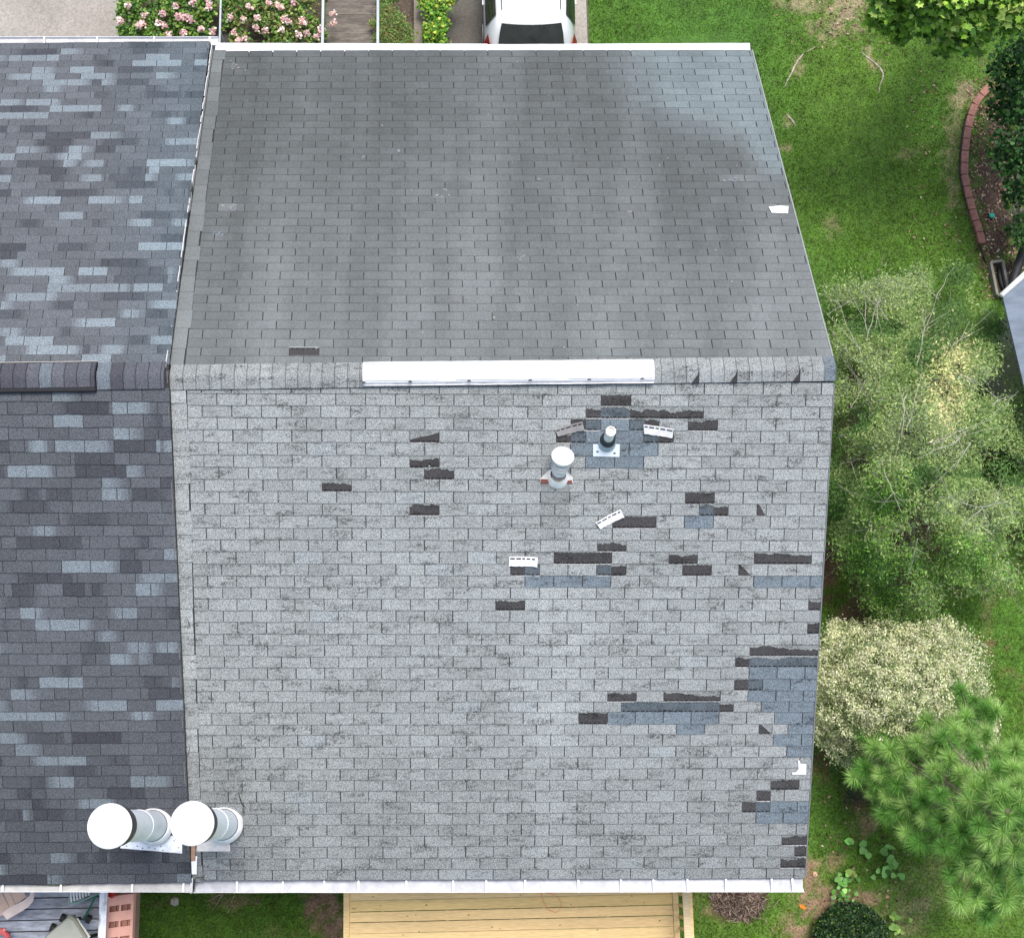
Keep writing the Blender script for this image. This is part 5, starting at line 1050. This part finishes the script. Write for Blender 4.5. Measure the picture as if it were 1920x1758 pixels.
BT = [((1627, 627), (1620, 545)), ((1625, 640), (1665, 510)), ((1665, 600), (1590, 525)), ((1600, 560), (1550, 590)), ((1610, 680), (1560, 620)), ((1615, 670), (1570, 560)), ((1720, 670), (1735, 580)), ((1720, 680), (1755, 560)), ((1785, 650), (1818, 602)), ((1760, 560), (1725, 520)), ((1755, 560), (1790, 500)),
      ((1595, 765), (1655, 748)), ((1595, 765), (1630, 700)), ((1570, 820), (1590, 815)), ((1740, 830), (1860, 785)), ((1740, 830), (1890, 800)), ((1800, 820), (1720, 860)), ((1820, 830), (1790, 880)), ((1560, 900), (1640, 940)), ((1640, 940), (1710, 935)), ((1840, 950), (1760, 930)), ((1840, 950), (1900, 935)), ((1840, 950), (1855, 1000)), ((1840, 955), (1800, 990)),
      ((1650, 560), (1640, 620)), ((1700, 740), (1690, 820)), ((1700, 800), (1730, 700)), ((1650, 860), (1690, 960)), ((1600, 1000), (1640, 985)), ((1720, 1010), (1700, 1090)), ((1860, 760), (1905, 740)), ((1800, 700), (1830, 720)), ((1575, 870), (1630, 862))]
for (a_, c_) in BT:
    def hh(x_, y_): d_ = math.hypot((x_ - 1745) / 230, (y_ - 830) / 340); return 1.7 + 3.7 * max(0, 1 - d_ * d_)
    branch(b, W(a_[0], a_[1], hh(*a_)), W(c_[0], c_[1], hh(*c_) + .2), .0075, .0025, (.40, .38, .31), .05, 6, 2)
b.build('bare_twigs', M_bark, t)

# --- cream flowering bush
outl = [(1548, 1180), (1620, 1165), (1700, 1175), (1790, 1165), (1845, 1215), (1852, 1290), (1870, 1370), (1860, 1440), (1720, 1445), (1610, 1440), (1560, 1420), (1535, 1380), (1525, 1280)]
cl = []; rr = random.Random(9)
while len(cl) < 130:
    x_, y_ = rr.uniform(1510, 1880), rr.uniform(1150, 1450)
    if not inp(x_, y_, outl): continue
    d_ = math.hypot((x_ - 1700) / 190, (y_ - 1300) / 160); p = W(x_, y_, .7 + 1.9 * max(0, 1 - d_ * d_) + rr.uniform(-.15, .25)); cl.append((p.x, p.y, p.z, pxr(p, rr.uniform(14, 24)), .5))
t = thing('flowering_bush', on_ground(1700, 1310), 'large cream and white blossoming bush beside the lower gable', 'bush')
P = np.concatenate([cloud(cl, 15000, .05)[0], fill(outl, 52000, lambda x, y: 1.0 + 1.9 * np.clip(1 - ((x - 1700) / 190) ** 2 - ((y - 1300) / 160) ** 2, 0, 1), .25, .05, .12, 51, 8)]); v_ = .65 * vnoise(P[:, 0], P[:, 1], 9, 33) + .35 * vnoise(P[:, 0], P[:, 1], 23, 34)
CR = [(.70, .70, .44), (.78, .77, .56), (.50, .54, .26), (.22, .29, .11), (.12, .17, .06)]
ci = np.where(v_ > .47, rng.choice([0, 0, 1, 1, 2, 2, 3], len(P)), rng.choice([0, 2, 3, 3, 4], len(P))); leaves('crown', P, .034, CR, 'rhomb', M_leaf, t, .6, colw=ci)
b = MB(); q = on_ground(1700, 1310)
for k in range(16): c = cl[k * 7]; branch(b, (q.x + rr.gauss(0, .1), q.y + rr.gauss(0, .1), q.z), (c[0], c[1], c[2] - .35), .03, .008, (.20, .17, .13), .05, 5, 0)
b.build('stem', M_bark, t)

# --- pine, dense round tufts of long needles
t = thing('pine_tree', on_ground(1880, 1540), 'green pine with long soft needle tufts at the lower right', 'tree')
TF = [(1668, 1405, 2.6), (1625, 1375, 2.2), (1640, 1400, 2.3), (1600, 1455, 2.0), (1650, 1450, 2.3), (1700, 1400, 2.6), (1735, 1350, 2.8), (1760, 1385, 3), (1770, 1378, 3.3), (1720, 1390, 2.9), (1800, 1290, 2.6), (1825, 1310, 2.5), (1845, 1330, 2.5), (1810, 1340, 2.8), (1872, 1330, 2.6), (1760, 1490, 3.4), (1750, 1440, 3), (1800, 1450, 3.2), (1845, 1458, 3.6), (1830, 1410, 3.3), (1870, 1405, 3.4), (1905, 1400, 3.2), (1900, 1440, 3.8),
      (1735, 1535, 2.8), (1700, 1510, 2.4), (1680, 1520, 2.2), (1660, 1525, 2.0), (1836, 1546, 3.9), (1767, 1588, 3.3), (1720, 1580, 2.6), (1800, 1560, 3.4), (1860, 1500, 4), (1880, 1480, 4.1), (1915, 1500, 4.2), (1890, 1530, 4.2), (1920, 1560, 4), (1900, 1600, 3.8), (1870, 1600, 3.6), (1840, 1610, 3.3), (1810, 1625, 3), (1780, 1640, 2.7), (1835, 1640, 2.9), (1895, 1620, 3.4), (1915, 1640, 3.2), (1800, 1690, 2.5), (1830, 1690, 2.5), (1850, 1720, 2.2), (1860, 1700, 2.4), (1790, 1520, 3.5), (1815, 1500, 3.7), (1780, 1420, 3.1), (1690, 1440, 2.6), (1720, 1470, 2.8), (1680, 1470, 2.5), (1700, 1560, 2.3), (1930, 1450, 3.9), (1950, 1530, 4.4), (1940, 1600, 4), (1860, 1660, 2.9), (1885, 1690, 2.7),
      (1620, 1440, 2.1), (1640, 1465, 2.1), (1665, 1380, 2.4), (1790, 1370, 2.9), (1815, 1380, 3.1), (1850, 1370, 3), (1745, 1410, 2.8), (1765, 1540, 3.1), (1800, 1590, 3.1), (1855, 1570, 3.8), (1880, 1560, 4), (1825, 1475, 3.6), (1910, 1470, 4), (1935, 1640, 3.5), (1870, 1440, 3.7), (1730, 1500, 2.8)]
b = MB(); base = on_ground(1880, 1540); tops = W(1890, 1520, 4.3); branch(b, base, tops, .10, .03, (.17, .12, .10), .02, 6)
ND = []; NP = []; NCi = []; NL_ = []
for (x_, y_, h) in TF + [(x_ + random.gauss(0, 20), y_ + random.gauss(0, 18), h - random.uniform(.2, .8)) for x_, y_, h in TF if random.random() < .22]:
    q = W(x_, y_, h); s0_ = base.lerp(tops, min(.95, max(.15, (h - 1.0) / 3.4))); ax_ = (q - s0_); ax_.z = abs(ax_.z) * .3 + .25 * ax_.length; ax_.normalize(); ax_ = (ax_ + Vector((random.gauss(0, .2), random.gauss(0, .2), .3))).normalized()
    branch(b, s0_, q, .018, .007, (.20, .14, .11), .06, 5); m_ = 720; br = random.random(); ts_ = random.uniform(.75, 1.12)
    al = rng.random(m_) ** 1.3 * random.choice((.14, .22, .42)); pts = np.array(q)[None] - np.array(ax_)[None] * al[:, None]; dd = rng.normal(size=(m_, 3)); dd /= np.linalg.norm(dd, axis=1)[:, None]; dd = dd * .95 + np.array(ax_)[None] * rng.uniform(.35, .9, (m_, 1)); dd /= np.linalg.norm(dd, axis=1)[:, None]
    NP.append(pts); ND.append(dd); NL_.append(rng.uniform(.7, 1.15, m_) * ts_); NCi.append(np.where(al < .05, 3, rng.choice([0, 1, 2], m_)) if br > .3 else rng.choice([0, 0, 1, 4], m_))
NP = np.concatenate(NP); ND = np.concatenate(ND); NL_ = np.concatenate(NL_); NCi = np.concatenate(NCi); n = len(NP)
sd_ = np.cross(ND, rng.normal(size=(n, 3))); sd_ /= np.linalg.norm(sd_, axis=1)[:, None]; w_ = .0038
tip = NP + ND * (.245 * NL_)[:, None] + np.array([0, 0, -.02])[None]
V = np.stack([NP - sd_ * w_, NP + sd_ * w_, tip], 1).reshape(-1, 3)
NC = np.array([(.18, .42, .08), (.24, .50, .10), (.13, .32, .06), (.44, .66, .20), (.09, .22, .05)])[NCi] * rng.uniform(.65, 1.3, (n, 1))
npmesh('crown', V, np.arange(3 * n).reshape(n, 3), NC, M_needle, t); b.build('trunk', M_bark, t)

# --- clipped round shrub, weeds, vines
bl = [(1592, 1752, 66, .55)]
p = W(1595, 1765, .3); R_ = pxr(p, 68); n = 15000; v = rng.normal(size=(n, 3)); v /= np.linalg.norm(v, axis=1)[:, None]; v[:, 2] = np.abs(v[:, 2]); P = np.array(p)[None] + v * (R_ * (1 - .10 * rng.random(n) ** 2))[:, None] * np.array([1, 1, .8])
t = thing('round_shrub', on_ground(1595, 1765), 'dark green clipped round shrub at the bottom edge', 'shrub'); leaves('foliage', P, .036, [(.022, .06, .018), (.03, .085, .02), (.015, .04, .014), (.17, .28, .04)], 'round', M_leaf, t, .3, colw=rng.choice([0, 1, 2, 0, 1, 2, 0, 1, 2, 3], n))
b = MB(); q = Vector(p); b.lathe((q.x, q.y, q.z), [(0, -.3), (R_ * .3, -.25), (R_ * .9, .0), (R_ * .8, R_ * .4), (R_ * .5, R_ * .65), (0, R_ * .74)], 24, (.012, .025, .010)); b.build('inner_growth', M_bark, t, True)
def weed(px, py, n, size, sp, label, cols=((.20, .48, .10), (.27, .56, .14), (.14, .34, .07))):
    q = on_ground(px, py, .0); t = thing('weed', q, label, 'plant', 'broad-leaved weeds on the side lawn'); P = []
    for _ in range(n): x_, y_ = random.gauss(px, sp), random.gauss(py, sp); P.append(on_ground(x_, y_, random.uniform(.10, .28)))
    leaves('foliage', np.array(P), size * 1.15, cols, 'heart', M_leaf, t, .85); b = MB()
    for p_ in P[:12]: branch(b, q, p_, .006, .003, (.12, .2, .06), .1, 3)
    b.build('stem', M_bark, t)
weed(1626, 1587, 4, .10, 5, 'three-leaved bright weed at the top of the broad-leaved patch'); weed(1598, 1577, 3, .10, 5, 'tiny pair of weed leaves left of the bright three-leaved weed')
weed(1672, 1597, 4, .09, 6, 'weed half under the pine branches'); weed(1648, 1632, 4, .10, 5, 'small weed clump in the middle of the broad-leaved patch'); weed(1668, 1640, 4, .13, 7, 'largest round-leaved weed below the pine')
weed(1673, 1616, 4, .09, 5, 'small weed just above the largest round-leaved weed')
weed(1580, 1678, 24, .06, 10, 'bright leafy vine clump above the round clipped shrub'); weed(1585, 1650, 18, .07, 9, 'narrow upper tip of the bright vine'); weed(1597, 1640, 8, .08, 6, 'yellowish leaf cluster right of the vine tip', ((.28, .4, .08), (.2, .34, .07)))
weed(1680, 1735, 14, .08, 12, 'yellow-green weed right of the round clipped shrub', ((.25, .38, .08), (.16, .3, .06)))
bush('dark_fern', [(1600, 1480, 18), (1625, 1492, 16), (1640, 1500, 10), (1590, 1497, 10)], 7000, .06, [(.03, .09, .03), (.04, .12, .04), (.02, .06, .02)], 'thin', 'dark low fern under the left pine branches', 'fern', .3)

def root(pts, label):
    b = MB(); P = [on_ground(x_, y_, .015) for x_, y_ in pts]; n_ = len(P); b.tube(P, [.006 + .014 * math.sin(math.pi * (i + .5) / n_) for i in range(n_)], 6, (.42, .36, .29)); tag(b.build('tree_root', M_bark, smooth=True), label, 'root')
root([(1530, 88), (1515, 96), (1505, 103), (1497, 113), (1490, 124), (1484, 138), (1476, 152), (1471, 164)], 'pale exposed root crossing the lawn left of centre near the roof corner')
root([(1615, 98), (1625, 107), (1640, 118), (1650, 128), (1656, 138), (1655, 148), (1650, 158), (1648, 175)], 'pale exposed curving root on the lawn below the maple')
root([(1474, 215), (1482, 222), (1488, 230), (1491, 236)], 'short pale root end close to the gable edge')

# pale lichen and bird-lime splashes on the front slope
b = MB(); nN = Vector((0, math.sin(PHI), math.cos(PHI)))
for (x_, y_, w_, h_, k_) in ((431, 390, 16, 9, 16), (826, 370, 10, 4, 10), (410, 440, 12, 5, 8), (773, 358, 3, 3, 3), (835, 357, 3, 3, 3), (680, 296, 4, 5, 4), (748, 284, 2, 4, 3), (979, 482, 6, 4, 6), (1010, 337, 4, 4, 4), (890, 480, 2, 3, 2), (1378, 338, 26, 4, 14), (1180, 397, 8, 3, 5), (860, 565, 3, 3, 3), (925, 598, 3, 2, 2), (440, 122, 14, 14, 10)):
    for _ in range(k_):
        c = on_roof(x_ + random.gauss(0, w_ * .45), y_ + random.gauss(0, h_ * .45), 1) + nN * random.uniform(.0112, .0122); r_ = random.uniform(.006, .022); a0 = random.random()
        b.add([c + Vector((math.cos(a_ + a0) * r_ * random.uniform(.6, 1.3), math.sin(a_ + a0) * r_ * .8 * math.cos(PHI), -math.sin(a_ + a0) * r_ * .8 * math.sin(PHI))) for a_ in (0, 1, 2, 3, 4, 5)], [(0, 1, 2, 3, 4, 5)], tuple(q_ * random.uniform(.7, 1.1) for q_ in (.22, .24, .24)))
tag(b.build('lichen', M_stone), 'pale blotches of lichen on the darker front roof slope', 'lichen', kind='stuff')
